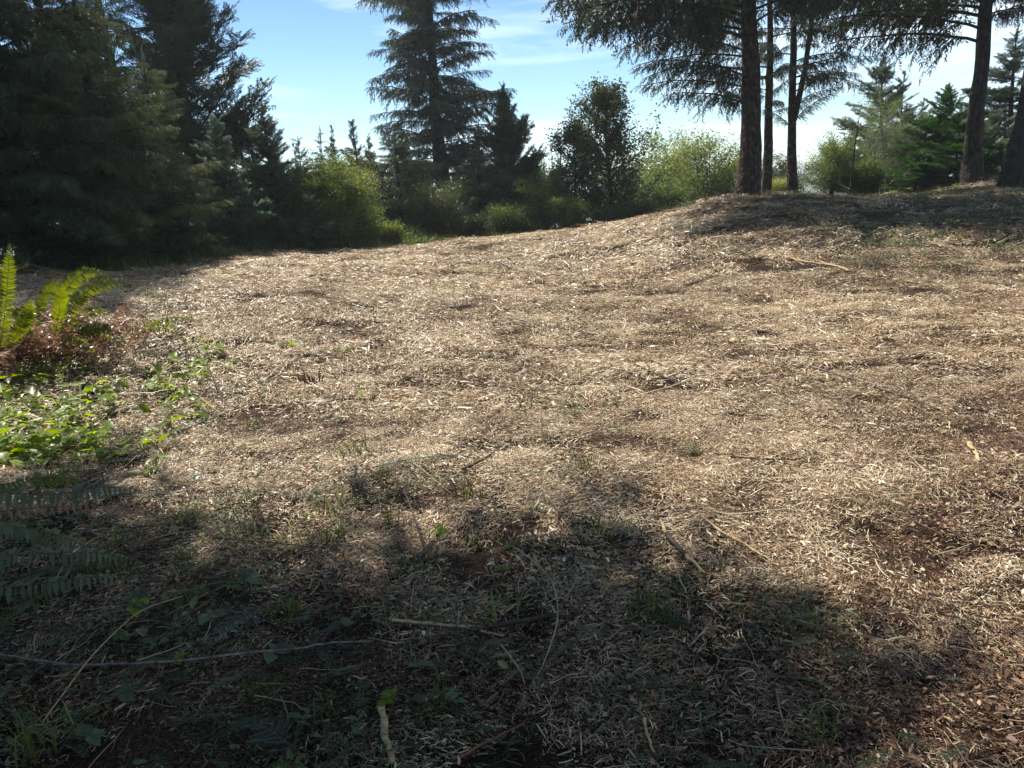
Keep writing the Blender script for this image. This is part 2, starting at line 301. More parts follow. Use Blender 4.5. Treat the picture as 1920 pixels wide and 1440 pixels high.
# ------------------------------------------------------------------ ground sheet
def axis_vals(lo, hi, fine_lo, fine_hi, fine, n_out):
    a = list(np.arange(fine_lo, fine_hi, fine))
    t = np.linspace(0, 1, n_out + 1)[1:]
    up = fine_hi + (hi - fine_hi) * (t ** 3.2 * .985 + t * .015); dn = fine_lo + (lo - fine_lo) * (t ** 3.2 * .985 + t * .015)
    return np.array(sorted(list(dn) + a + list(up)))
xs = axis_vals(-1500, 1500, -7, 8, .075, 60); ys = np.array(sorted(set(np.round(np.concatenate([np.arange(1.2, 7, .065), np.arange(7, 14, .1), np.arange(14, 28, .16), 28 + (2600) * np.linspace(0, 1, 75) ** 3 + np.linspace(0, 1, 75) * 20, 1.2 - (1400) * np.linspace(0, 1, 40)[1:] ** 3 - np.linspace(0, 1, 40)[1:] * 4]), 4))))
GX, GY = np.meshgrid(xs, ys); gz = np.concatenate([zg(GX[k:k + 40].ravel(), GY[k:k + 40].ravel()) for k in range(0, len(ys), 40)])
nx, ny = len(xs), len(ys)
i = np.arange(ny - 1)[:, None] * nx + np.arange(nx - 1)[None]
F = np.stack([i, i + 1, i + nx + 1, i + nx], -1).reshape(-1, 4)
ground = mesh_tris('ground', np.c_[GX.ravel(), GY.ravel(), gz], F, M['soil'], smooth=True); tag(ground, kind='structure')

# ------------------------------------------------------------------ litter tiles
def litter_tile(name, n, size, ln, wd, h, mat, tones, leafy=0, seed=0, curl=.5, tilt=.2):
    rs = np.random.RandomState(seed); acc = Acc()
    r = np.sqrt(rs.uniform(0, 1, n)) * size / 2; a = rs.uniform(0, 6.283, n)
    p = np.c_[r * np.cos(a), r * np.sin(a), rs.uniform(.0, 1, n) ** 1.6 * h]
    az = np.where(rs.rand(n) < .45, rs.normal(0, .45, n), rs.uniform(0, 6.283, n)); el = rs.normal(0, tilt, n); l = rs.uniform(ln[0], ln[1], n) * rs.uniform(.4, 1, n) * np.where(rs.uniform(0, 1, n) < .06, 2.2, 1); w = rs.uniform(wd[0], wd[1], n)
    d = np.c_[np.cos(az) * np.cos(el), np.sin(az) * np.cos(el), np.sin(el)]
    s = norm(np.cross(d, np.c_[rs.normal(0, .5, n), rs.normal(0, .5, n), np.ones(n)])); u = np.cross(s, d)
    bend = rs.normal(0, curl, (n, 1)) * l[:, None]; bz = np.abs(rs.normal(0, .06, (n, 1))) * l[:, None]
    P0 = p - d * l[:, None] / 2 - u * bz * .5; P3 = p + d * l[:, None] / 2 - u * bz * .5
    P1 = p - d * l[:, None] / 6 + s * bend * .3 + u * bz * .5; P2 = p + d * l[:, None] / 6 + s * bend * .3 + u * bz * .5
    w = w * np.exp(rs.normal(-.1, .5, n)); lg = rs.uniform(0, 1, n) < .05
    sw = s * w[:, None] / 2
    V = np.stack([P0 - sw, P0 + sw, P1 + sw * 1.2, P1 - sw * 1.2, P2 + sw * 1.2, P2 - sw * 1.2, P3 + sw * .7, P3 - sw * .7], 1).reshape(-1, 3)
    b = np.arange(n)[:, None, None] * 8
    Q = (np.array([[0, 1, 2, 3], [3, 2, 4, 5], [5, 4, 6, 7]])[None] + b).reshape(-1, 4)
    tn = np.clip(rs.choice(tones, n) + rs.normal(0, .08, n), 0, 1)
    t = np.repeat(tn, 3)
    acc.add(V, Q, t)
    for k in range(leafy):
        rr = size / 2 * math.sqrt(rs.rand()); aa = rs.rand() * 6.283; c = np.array([rr * math.cos(aa), rr * math.sin(aa), rs.uniform(.01, h * 1.4)])
        az_ = rs.rand() * 6.283; dd = norm(np.array([math.cos(az_), math.sin(az_), rs.normal(0, .3)])); ss = norm(np.cross(dd, [rs.normal(0, .4), rs.normal(0, .4), 1]))
        VV, TT = [], []; L0 = rs.uniform(.008, .022); kite(VV, TT, c, dd, ss, L0, L0 * rs.uniform(.4, .7), .15); acc.add(VV, TT, rs.uniform(.4, .95))
    return acc.build(name, mat, link=False)
def needle_tile(name, size, seed, mat, nspr=7):
    """small cut conifer or fern sprigs lying on the ground"""
    rs = np.random.RandomState(seed); acc = Acc()
    for k in range(nspr):
        c = np.array([rs.uniform(-.5, .5) * size, rs.uniform(-.5, .5) * size, rs.uniform(.012, .04)]); a = rs.rand() * 6.283; Ls = rs.uniform(.06, .15); el = rs.normal(.05, .15)
        d = np.array([math.cos(a) * math.cos(el), math.sin(a) * math.cos(el), math.sin(el)]); s = norm(np.cross(d, [0, 0, 1.]))
        VV, TT = [], []; kite(VV, TT, c, d, s, Ls, .004)
        for j in range(14):
            q = c + d * Ls * j / 14; w = Ls * .22 * (1 - abs(j / 14 - .4))
            for sg in (-1, 1): kite(VV, TT, q, norm(d * .5 + s * sg + np.array([0, 0, rs.uniform(-.2, .3)])), norm(np.cross(d, s) * .6 + d), w, .0045)
        acc.add(VV, TT, rs.uniform(.3, .8))
    return acc.build(name, mat, link=False)
def grass_tile(name, n, size, ln, seed, mat):
    rs = np.random.RandomState(seed); acc = Acc()
    for k in range(n):
        rr = size / 2 * math.sqrt(rs.rand()); aa = rs.rand() * 6.283; p = np.array([rr * math.cos(aa), rr * math.sin(aa), -.01]); l = rs.uniform(*ln); a = rs.rand() * 6.283
        o = np.array([math.cos(a), math.sin(a), 0]); s = np.array([-math.sin(a), math.cos(a), 0]) * rs.uniform(.0018, .0035); b = rs.uniform(.2, 1.0)
        P = [p + np.array([0, 0, 1.]) * l * t * (1 - .45 * b * t) + o * l * b * t * t * .9 for t in (0, .35, .7, 1)]
        V = [P[0] - s, P[0] + s, P[1] + s, P[1] - s, P[2] + s * .8, P[2] - s * .8, P[3], P[3] + s * .1]
        acc.add(V, [[0, 1, 2, 3], [3, 2, 4, 5], [5, 4, 6, 7]], rs.uniform(.2, .9))
    return acc.build(name, mat, link=False)
def tile_set(name, objs):
    col = bpy.data.collections.new(name)
    for o in objs: col.objects.link(o)
    return col
def scatter(name, label, cat, col, P, scale, tiltn=True, seed=0, extra_tilt=.06):
    """one stuff object whose node tree places ground cover tiles on its points"""
    rs = np.random.RandomState(seed); n = len(P)
    me = bpy.data.meshes.new(name); me.vertices.add(n); me.vertices.foreach_set('co', np.ascontiguousarray(P, np.float32).ravel())
    e = .12
    gx = (zg(P[:, 0] + e, P[:, 1]) - zg(P[:, 0] - e, P[:, 1])) / (2 * e); gy = (zg(P[:, 0], P[:, 1] + e) - zg(P[:, 0], P[:, 1] - e)) / (2 * e)
    gx = gx + rs.normal(0, extra_tilt, n); gy = gy + rs.normal(0, extra_tilt, n)
    nrm = norm(np.c_[-gx, -gy, np.ones(n)])
    a = me.attributes.new('nrm', 'FLOAT_VECTOR', 'POINT'); a.data.foreach_set('vector', np.ascontiguousarray(nrm, np.float32).ravel())
    a = me.attributes.new('spin', 'FLOAT', 'POINT'); a.data.foreach_set('value', rs.uniform(0, 6.283, n).astype(np.float32))
    a = me.attributes.new('size', 'FLOAT', 'POINT'); a.data.foreach_set('value', (scale * rs.uniform(.65, 1.4, n)).astype(np.float32))
    a = me.attributes.new('pick', 'INT', 'POINT'); a.data.foreach_set('value', rs.randint(0, 1000, n).astype(np.int32))
    o = bpy.data.objects.new(name, me); C.objects.link(o); tag(o, label, cat, kind='stuff')
    g = bpy.data.node_groups.new(name, 'GeometryNodeTree'); g.interface.new_socket('Geometry', in_out='INPUT', socket_type='NodeSocketGeometry'); g.interface.new_socket('Geometry', in_out='OUTPUT', socket_type='NodeSocketGeometry')
    gn, gl = g.nodes, g.links
    gi = gn.new('NodeGroupInput'); go = gn.new('NodeGroupOutput'); ip = gn.new('GeometryNodeInstanceOnPoints'); ci = gn.new('GeometryNodeCollectionInfo')
    ci.inputs['Collection'].default_value = col; ci.inputs['Separate Children'].default_value = True; ci.inputs['Reset Children'].default_value = True
    def attr(nm, ty):
        q = gn.new('GeometryNodeInputNamedAttribute'); q.data_type = ty; q.inputs['Name'].default_value = nm; return q.outputs['Attribute']
    al = gn.new('FunctionNodeAlignRotationToVector'); al.axis = 'Z'; gl.new(attr('nrm', 'FLOAT_VECTOR'), al.inputs['Vector'])
    cb = gn.new('ShaderNodeCombineXYZ'); gl.new(attr('spin', 'FLOAT'), cb.inputs['Z']); er = gn.new('FunctionNodeEulerToRotation'); gl.new(cb.outputs[0], er.inputs[0])
    rr = gn.new('FunctionNodeRotateRotation'); rr.rotation_space = 'LOCAL'; gl.new(al.outputs[0], rr.inputs[0]); gl.new(er.outputs[0], rr.inputs[1])
    gl.new(gi.outputs[0], ip.inputs['Points']); gl.new(ci.outputs[0], ip.inputs['Instance']); ip.inputs['Pick Instance'].default_value = True
    gl.new(attr('pick', 'INT'), ip.inputs['Instance Index']); gl.new(rr.outputs[0], ip.inputs['Rotation']); gl.new(attr('size', 'FLOAT'), ip.inputs['Scale'])
    m2p = gn.new('GeometryNodeMeshToPoints'); gl.new(gi.outputs[0], m2p.inputs[0]); gl.new(m2p.outputs[0], ip.inputs['Points'])
    gl.new(ip.outputs[0], go.inputs[0])
    md = o.modifiers.new('tiles', 'NODES'); md.node_group = g
    return o
def in_view(y0, y1, dens, seed, margin=1.2):
    rs = np.random.RandomState(seed); hw = .68 * y1 + margin; n = int(dens * (y1 - y0) * 2 * hw)
    P = np.c_[rs.uniform(-hw, hw, n), rs.uniform(y0, y1, n)]
    return P[np.abs(P[:, 0]) < .68 * P[:, 1] + margin]
def proj(P):
    Q = P - np.array([0, 0, CAM_H]); dep = Q @ np.array(CF)
    return 960 + FPX * (Q @ np.array(CR)) / dep, 720 - FPX * (Q @ np.array(CU)) / dep
tn_straw = [.25, .4, .5, .6, .7, .8, .9]
near_straw = tile_set('straw_near', [litter_tile('straw_tile', 620, .42, (.010, .050), (.0008, .0027), .020, M['straw'], tn_straw, seed=k, curl=.12) for k in range(7)])
mid_straw = tile_set('straw_mid', [litter_tile('straw_tile', 360, .62, (.03, .10), (.0020, .0048), .024, M['straw'], tn_straw, seed=30 + k, curl=.12) for k in range(6)])
far_straw = tile_set('straw_far', [litter_tile('straw_tile', 330, .9, (.05, .18), (.0038, .0085), .034, M['straw'], tn_straw, seed=50 + k, curl=.2) for k in range(6)])
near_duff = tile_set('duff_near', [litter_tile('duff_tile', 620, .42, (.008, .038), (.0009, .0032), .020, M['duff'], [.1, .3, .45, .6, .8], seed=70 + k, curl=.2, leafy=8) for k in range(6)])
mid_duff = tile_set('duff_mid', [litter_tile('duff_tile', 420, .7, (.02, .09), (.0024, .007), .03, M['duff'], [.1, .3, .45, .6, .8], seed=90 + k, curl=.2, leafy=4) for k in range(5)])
near_green = tile_set('green_near', [litter_tile('green_tile', 260, .42, (.012, .07), (.0010, .0036), .035, M['greens'], [.1, .3, .45, .6, .75], seed=110 + k, leafy=34) for k in range(5)] + [needle_tile('sprig_tile', .42, 130 + k, M['greens'], 9) for k in range(4)])
mid_green = tile_set('green_mid', [litter_tile('green_tile', 120, .7, (.03, .09), (.004, .010), .05, M['greens'], [.3, .45, .55, .7], seed=140 + k, leafy=60) for k in range(4)])
near_grass = tile_set('grass_near', [grass_tile('grass_tile', 26, .16, (.05, .16), 160 + k, M['grass']) for k in range(5)])

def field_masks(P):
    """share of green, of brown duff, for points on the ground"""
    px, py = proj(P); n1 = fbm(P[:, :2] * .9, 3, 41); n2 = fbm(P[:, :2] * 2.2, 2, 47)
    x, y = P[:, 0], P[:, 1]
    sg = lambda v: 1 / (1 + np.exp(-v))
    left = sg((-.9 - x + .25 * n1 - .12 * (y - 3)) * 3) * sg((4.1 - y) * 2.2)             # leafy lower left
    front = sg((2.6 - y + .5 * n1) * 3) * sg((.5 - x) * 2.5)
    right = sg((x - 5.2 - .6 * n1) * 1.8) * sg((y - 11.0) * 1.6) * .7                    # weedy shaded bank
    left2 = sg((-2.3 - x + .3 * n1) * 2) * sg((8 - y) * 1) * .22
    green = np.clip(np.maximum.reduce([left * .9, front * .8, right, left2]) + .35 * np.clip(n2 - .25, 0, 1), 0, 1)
    duff = np.clip(sg((x - .36 * y - .2 + .6 * n1) * 2.2) * sg((5.5 - y) * 1.1) * .85 + sg((x - 4.2 + .8 * n1) * 1.5) * sg((y - 12.5)) * .6 + sg((1.9 - y) * 3) * .4 + .9 * front + .8 * left + .5 * np.clip(-n1 - .25, 0, 1), 0, 1)  # front and left duff darkens the litter colour to deepen the near shade
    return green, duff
def with_z(P, lift=0): return np.c_[P, zg(P[:, 0], P[:, 1]) + lift]
allP = []
for (y0, y1, dens, tier, sd) in [(1.1, 6.0, 42, 0, 1), (6.0, 12.5, 19, 1, 2), (12.5, 30, 9.5, 2, 3)]:
    P = with_z(in_view(y0, y1, dens, sd)); allP.append((P, tier, sd))
rs0 = np.random.RandomState(5)
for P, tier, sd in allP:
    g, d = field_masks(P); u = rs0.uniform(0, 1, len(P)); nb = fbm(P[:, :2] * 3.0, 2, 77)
    # bare pockets
    keep = ~((nb < -.65) & (rs0.uniform(0, 1, len(P)) < .4))
    for (a, b, r, dp) in [q for q in PITS if q[3] > 0]: keep &= np.hypot(P[:, 0] - a, P[:, 1] - b) > r * (.95, .6, 0)[tier]
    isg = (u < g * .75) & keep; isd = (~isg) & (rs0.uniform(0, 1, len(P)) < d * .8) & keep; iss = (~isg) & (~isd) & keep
    nm = ['near', 'mid', 'far'][tier]; scs = 1.0
    scatter('straw_litter', {0: 'short pale straw and wood fibres strewn thick over the near ground', 1: 'sunlit straw and chip litter across the middle of the clearing', 2: 'tan mown litter covering the far half of the clearing up to the trees'}[tier], 'straw litter', [near_straw, mid_straw, far_straw][tier], P[iss], scs, seed=sd, extra_tilt=.05)
    scatter('brown_litter', {0: 'reddish brown bark crumbs at near right, and dark ones added to deepen the near shade', 1: 'brown bark crumbs in patches mid field', 2: 'brown needle litter on the bank below the big trunks'}[tier], 'bark litter', [near_duff, mid_duff, mid_duff][tier], P[isd], [1, 1, 1.25][tier], seed=sd + 10, extra_tilt=.05)
    scatter('green_debris', {0: 'cut green leaves and needle sprigs over the shaded lower left ground', 1: 'green cuttings and small leaves scattered mid field at left', 2: 'low green weeds on the shaded bank at right'}[tier], 'ground cover', [near_green, mid_green, mid_green][tier], P[isg], [1, 1, 1.25][tier], seed=sd + 20, extra_tilt=.1)
def strand_tile(name, n, size, ln, wd, seed, mat):
    rs = np.random.RandomState(seed); acc = Acc()
    for k in range(n):
        l = rs.uniform(*ln); a = rs.rand() * 6.283; P = limb_curve((rs.uniform(-.5, .5) * size, rs.uniform(-.5, .5) * size, rs.uniform(.015, .04)), a, rs.normal(0, .08), rs.normal(0, .08), l, 6, rs, .12); P[:, 2] = np.maximum(P[:, 2], .008)
        tube(acc, P, np.linspace(1, .5, 7) * rs.uniform(*wd), 3, rs.choice([.12, .2, .55, .75, .9]), cap=False)
    return acc.build(name, mat, link=False)
def herb_tile(name, n, size, seed, mat, sz):
    rs = np.random.RandomState(seed); acc = Acc()
    LVh = np.array([[0, 0, 0], [.3, .26, .05], [.3, -.26, .05], [.35, 0, -.02], [.7, .18, 0], [.7, -.18, 0], [1, 0, -.14]]); LTh = np.array([[0, 3, 1], [0, 2, 3], [3, 4, 1], [3, 2, 5], [3, 6, 4], [3, 5, 6]])
    for q in range(n):
        c = np.array([rs.uniform(-.5, .5) * size, rs.uniform(-.5, .5) * size, 0]); h = rs.uniform(.015, .07); m = rs.randint(2, 6); tn = rs.uniform(.2, .8); a0 = rs.rand() * 6.283
        tube(acc, [c, c + [rs.normal(0, .006), rs.normal(0, .006), h]], [.0012, .0008], 3, .3, cap=False); az = a0 + np.arange(m) * 6.283 / m + rs.normal(0, .3, m)
        d = np.c_[np.cos(az), np.sin(az), rs.normal(.05, .3, m)]; stamp(acc, LVh, LTh, np.tile(c + [0, 0, h], (m, 1)) + d * .006, d, np.c_[rs.normal(0, .3, m), rs.normal(0, .3, m), np.ones(m)], rs.uniform(*sz, m), np.full(m, tn), .12, rs)
    return acc.build(name, mat, link=False)
hp = []
for (y0, y1, dens, sd) in [(1.1, 6.5, 14, 71), (6.5, 10, 5, 72)]:
    P = with_z(in_view(y0, y1, dens, sd)); g, d = field_masks(P); nn = fbm(P[:, :2] * 1.6, 2, 95); hp.append(P[rs0.uniform(0, 1, len(P)) < np.clip((g * 1.1 * (nn > -.25) + .02) * (P[:, 0] < .5 + .3 * nn), 0, 1)])
scatter('low_herbs', 'small broad leaved herbs and bramble sprouts over the shaded lower left', 'herbs', tile_set('herbs', [herb_tile('herb_tile', 7, .4, 170 + k, M['leafgrey' if k < 3 else 'brush'], (.018, .05)) for k in range(5)]), np.concatenate(hp), 1.0, seed=73, extra_tilt=.1)
def bright_zone(P): px, py = proj(P); return (px < 350) & (py > 690) & (py < 880)
P = with_z(in_view(3.5, 8, 26, 74)); P = P[bright_zone(P)]; P = P[rs0.uniform(0, 1, len(P)) < np.clip(.42 - (P[:, 0] + 4.2) * .16, .06, .42)]
scatter('seedlings', 'bright yellow green weeds catching the sun below the fern clump', 'weeds', tile_set('weeds', [herb_tile('weed_tile', 6, .35, 180 + k, M['plant'], (.035, .085)) for k in range(4)]), P, 1.2, seed=75, extra_tilt=.1)
# grass tufts, loosely mixed
gpts = []
for (y0, y1, dens, sd) in [(1.1, 6, 16, 61), (6, 14, 5, 62), (10, 22, 3.2, 63)]:
    P = with_z(in_view(y0, y1, dens, sd)); g, d = field_masks(P); nn = fbm(P[:, :2] * 1.3, 2, 91)
    k = rs0.uniform(0, 1, len(P)) < np.clip(g * 1.0 * (nn > -.2) + .10 * (nn > .1), 0, 1) * .5
    gpts.append(P[k])
scatter('grass', 'thin green grass blades coming up through the cut litter', 'grass', near_grass, np.concatenate(gpts), 1.0, seed=66)

for (y0, y1, dens, sd, ln, wd, lb) in [(1.1, 6, 5, 81, (.08, .32), (.0009, .0024), 'thin twigs and long stalks lying over the near litter'), (6, 14, 2.6, 82, (.15, .5), (.0016, .0042), 'long pale and dark strands lying over the middle of the clearing'), (14, 27, .9, 83, (.2, .7), (.003, .007), 'far strands and twigs in the mown litter')]:
    scatter('twig_litter', lb, 'twig litter', tile_set('strands', [strand_tile('strand_tile', 5, .7, ln, wd, sd * 10 + k, M['straw']) for k in range(5)]), with_z(in_view(y0, y1, dens, sd)), 1.0, seed=sd)
# ------------------------------------------------------------------ foliage templates
def tpl_hang(seed, n=8, dense=1.0):
    rs = np.random.RandomState(seed); V, T = [], []
    ax = lambda t: np.array([t, .06 * math.sin(t * 4 + seed), .08 * t - .30 * t * t])
    for k in range(4):
        a, b = ax(k / 4), ax((k + 1) / 4); d = norm(b - a); kite(V, T, a, d, norm(np.cross(d, [0, .3, 1])), np.linalg.norm(b - a) * 1.15, .03)
    for k in range(n):
        t = (k + .7) / n; p = ax(t); sy = rs.uniform(-.55, .55); d = norm(np.array([.25 + .5 * rs.rand() * t, sy, -1.0 + .5 * (t > .85)])); l = rs.uniform(.22, .55) * (1 - .35 * t)
        s = norm(np.cross(d, rs.normal(0, 1, 3))); kite(V, T, p, d, s, l, .075)
        for j in range(3):
            q = p + d * l * (.1 + .26 * j); dd = norm(d * .75 + rs.normal(0, .42, 3)); kite(V, T, q, dd, norm(np.cross(dd, rs.normal(0, 1, 3))), .16, .055)
    return np.array(V), np.array(T)
def tpl_fan(seed, n=6, up=.15):
    rs = np.random.RandomState(seed); V, T = [], []
    kite(V, T, (0, 0, 0), norm(np.array([1, 0, .02])), np.array([0, 1., 0]), 1.0, .06)
    for k in range(n):
        t = (k + .4) / n
        for sg in (-1, 1):
            l = (.50 - .36 * t) * rs.uniform(.75, 1.2); p = np.array([t, 0, .02 * rs.normal()]); d = norm(np.array([.75, sg * .9, up * rs.uniform(-.6, 1.6)]))
            kite(V, T, p, d, norm(np.cross(d, [rs.normal(0, .35), rs.normal(0, .35), 1])), l, .085)
            q = p + d * l * .45
            for s2 in (-1, 1):
                dd = norm(d * .8 + s2 * np.array([.7, -.4 * sg, .1]) + rs.normal(0, .15, 3)); kite(V, T, q, dd, norm(np.cross(dd, [rs.normal(0, .4), rs.normal(0, .4), 1])), l * .5, .075)
    return np.array(V), np.array(T)
def tpl_leaf(seed, n=9, size=.22, spread=.5):
    rs = np.random.RandomState(seed); V, T = [], []
    for k in range(n):
        p = np.array([rs.uniform(0, 1), rs.normal(0, spread * .5), rs.normal(0, spread * .4)]); d = norm(rs.normal(0, 1, 3) + np.array([.6, 0, -.2])); s = norm(np.cross(d, rs.normal(0, .6, 3) + np.array([0, 0, 1])))
        kite(V, T, p, d, s, size * rs.uniform(.6, 1.2), size * .6, .12)
    kite(V, T, (0, 0, 0), np.array([1., 0, 0]), np.array([0, 1., 0]), 1, .012)
    return np.array(V), np.array(T)
TPL = {'hang': [tpl_hang(k) for k in range(5)], 'fan': [tpl_fan(k) for k in range(4)], 'leaf': [tpl_leaf(k) for k in range(4)], 'leaf_s': [tpl_leaf(10 + k, 11, .17, .6) for k in range(4)]}

class Crown:
    def __init__(s, kinds, seed, clump=.2):
        s.kinds = kinds; s.rs = np.random.RandomState(seed); s.it = []; s.clump = clump
    def along(s, P, t0, n, sc_, yaw=(.3, 1.2), pitch=-.25, tone=.5, taper=.5):
        """n sprays along polyline P from fraction t0 on"""
        rs = s.rs; k = len(P) - 1; t = t0 + (1 - t0) * (np.arange(n) + rs.uniform(0, 1, n)) / n; f = np.clip(t * k, 0, k - 1e-4); i = f.astype(int); w = (f - i)[:, None]
        pos = P[i] * (1 - w) + P[i + 1] * w; tg = norm(P[i + 1] - P[i]); side = norm(np.cross(tg, [0, 0, 1.])); up = np.cross(side, tg)
        ya = rs.uniform(yaw[0], yaw[1], n) * np.where(rs.rand(n) < .5, -1, 1) * (1 - .5 * (t > .93)); pi_ = pitch + rs.normal(0, .22, n)
        d = tg * np.cos(ya)[:, None] + side * np.sin(ya)[:, None] + up * np.sin(pi_)[:, None]
        zz = np.tile([0, 0, 1.], (n, 1)) + rs.normal(0, .25, (n, 3))
        sz = sc_ * (1 - taper * t) * rs.uniform(.7, 1.25, n)
        s.it.append((pos, d, zz, sz, np.clip(tone + rs.normal(0, s.clump * .5) + rs.normal(0, .07, n), 0, 1)))
    def cloud(s, pos, d, sz, tone): s.it.append((pos, d, np.tile([0, 0, 1.], (len(pos), 1)) + s.rs.normal(0, .5, (len(pos), 3)), sz, tone))
    def build(s, name, mat, parent, shift):
        acc = Acc(); pos, d, zz, sz, tn = (np.concatenate([a[k] for a in s.it]) for k in range(5))
        pick = s.rs.randint(0, len(s.kinds), len(pos))
        for k, (tv, tt) in enumerate(s.kinds):
            m = pick == k; stamp(acc, tv, tt, pos[m], d[m], zz[m], sz[m], tn[m], rs=s.rs)
        return acc.build(name, mat, parent, shift=shift)
def trunk_path(H, lean=(0, 0), wob=.03, rs=None, k=14):
    z = np.linspace(0, H, k); w = np.cumsum(rs.normal(0, wob, (k, 2)) * H / k, axis=0); w[0] = 0
    return np.c_[lean[0] * z + w[:, 0], lean[1] * z + w[:, 1], z]
def branch_proto(kind, seed):
    """one leafy branch of unit length along +X: limb, side branchlets and needle sprays; many trees share it"""
    rs = np.random.RandomState(seed); wood = Acc(); cr = Crown(TPL['fan' if kind == 'fan' else 'hang'], seed + 50, .3)
    hang = kind != 'fan'; end = {'hang': -.95, 'drape': -1.45, 'fan': .15}[kind]
    if hang: e0, e1, ns, w, ssc, yw, pt = (.16, -.42, 17, .40, .17, (.3, 1.3), -.25) if kind == 'hang' else (.12, -.45, 20, .34, .13, (.2, 1.0), -.35)
    else: e0, e1, ns, w, ssc, yw, pt = .08, .14, 20, .40, .20, (.3, 1.0), .05
    LP = limb_curve((0, 0, 0), 0, e0, e1, 1.0, 9, rs, .07); tube(wood, LP, np.linspace(.0105, .0025, 10), 5, .5, cap=False)
    cr.along(LP, .12, 26 if hang else 20, ssc, yaw=yw, pitch=pt, tone=.5, taper=.35)
    for q in range(ns):
        t = .12 + .8 * (q + rs.uniform(0, 1)) / ns; i0 = min(int(t * 9), 8); f = t * 9 - i0; pp = LP[i0] * (1 - f) + LP[i0 + 1] * f; tg = norm(LP[i0 + 1] - LP[i0]); sd_ = 1 if q % 2 else -1
        a2 = math.atan2(tg[1], tg[0]) + sd_ * rs.uniform(.6, 1.15); L2 = w * (1.15 - t) * rs.uniform(.6, 1.25) * (1 if t > .25 else .7)
        SP2 = limb_curve(pp, a2, math.asin(np.clip(tg[2], -1, 1)) + rs.normal(0, .1), end + rs.normal(0, .15), L2, 5, rs, .12)
        tube(wood, SP2, np.linspace(.004, .0012, 6), 3, .5, cap=False); n = max(3, int(L2 * (26 if kind == 'hang' else 25 if kind == 'drape' else 20)))
        cr.along(SP2, .1, n, ssc * .85, yaw=yw, pitch=pt, tone=.5, taper=.35)
    nw = sum(len(t) for t in wood.T); acc = Acc(); acc.V = wood.V; acc.T = wood.T; acc.t = wood.t; acc.n = wood.n
    pos, d, zz, sz, tn = (np.concatenate([a[k] for a in cr.it]) for k in range(5)); pick = rs.randint(0, len(cr.kinds), len(pos))
    for k, (tv, tt) in enumerate(cr.kinds):
        m = pick == k; stamp(acc, tv, tt, pos[m], d[m], zz[m], sz[m], tn[m], rs=rs)
    o = acc.build('branch', M['bark_dark'], link=False); o.data.materials.append(M['spruce'])
    mi = np.ones(len(o.data.polygons), np.int32); mi[:nw] = 0; o.data.polygons.foreach_set('material_index', mi); return o.data
PROTO = {k: [branch_proto(k, 900 + 10 * j) for j in range(6)] for k in ('hang', 'fan', 'drape')}
def conifer(name, label, base, H, r0, cb, prof, nl, kind, mat, sc_, dens, e0, e1, seed, group=None, cat='tree', bark='bark_dark', lean=(0, 0), tone=.5, limbs=None, limb_parts=False, top_spike=True, t0=.2, wob=.03, pitch=-.25, sides=12, limb_r=.16, azr=None, flare=.3):
    rs = np.random.RandomState(seed); root = thing(name, label, cat, base, group); nl = min(nl, 290)
    TP = trunk_path(H, lean, wob, rs); rr = r0 * (1 - .93 * (TP[:, 2] / H) ** .85)
    fine = np.linspace(0, 1, 40); zi = fine ** 1.4 * H; P = np.c_[np.interp(zi, TP[:, 2], TP[:, 0]), np.interp(zi, TP[:, 2], TP[:, 1]), zi]
    rf = np.interp(zi, TP[:, 2], rr) * (1 + flare * np.exp(-zi / (r0 * 1.8))); P[0, 2] = -.25 - r0
    ta = Acc(); tube(ta, P, rf, sides if not limb_parts else 18, .5, seed, rough=.10); ta.build('trunk', M[bark], root, smooth=True)
    zs = cb + (H - cb) * np.clip((np.arange(nl) + rs.uniform(-1.2, 2.2, nl)) / nl, 0, .995) ** 1.05; az = (np.arange(nl) * 2.4 + rs.normal(0, .5, nl))
    lst = [(z, a, None, None) for z, a in zip(zs, az)] + [(q[0], rad(q[1]), q[2], rad(q[3])) for q in (limbs or [])]
    for z, a, Lq, qa in lst:
        f = (z - cb) / (H - cb); Ln = Lq or prof(f) * rs.uniform(.5, 1.2)
        Ln = max(Ln, .22)
        p0 = (np.interp(z, P[:, 2], P[:, 0]), np.interp(z, P[:, 2], P[:, 1]), z)
        if kind != 'fan': el = (qa if qa is not None else (e0 - .16) + rs.normal(0, .1) + .35 * f)
        else: el = (qa if qa is not None else .5 * (e0 + e1) + rs.normal(0, .12) + .55 * max(0, f - .3))
        o = bpy.data.objects.new('branch', PROTO[kind if kind != 'mixed' else ('hang', 'drape')[rs.randint(0, 2)]][rs.randint(0, 6)]); C.objects.link(o); o.parent = root
        wd = rs.uniform(.85, 1.15) * (1 if Ln > .6 else 1.25)
        o.matrix_local = Matrix.Translation(p0) @ Matrix.Rotation(a, 4, 'Z') @ Matrix.Rotation(-el, 4, 'Y') @ Matrix.Rotation(rs.normal(0, .15), 4, 'X') @ Matrix.Diagonal((Ln, Ln * wd, Ln * wd, 1))
        for k, mm in ((0, bark), (1, mat)):
            o.material_slots[k].link = 'OBJECT'; o.material_slots[k].material = M[mm]
    o = bpy.data.objects.new('branch', PROTO['fan'][0]); C.objects.link(o); o.parent = root; Lt = .5 if kind == 'fan' else .9
    o.matrix_local = Matrix.Translation((P[-1][0], P[-1][1], H - Lt * .7)) @ Matrix.Rotation(-rad(84), 4, 'Y') @ Matrix.Diagonal((Lt, Lt * .5, Lt * .5, 1)); o.material_slots[1].link = 'OBJECT'; o.material_slots[1].material = M[mat]
    return root
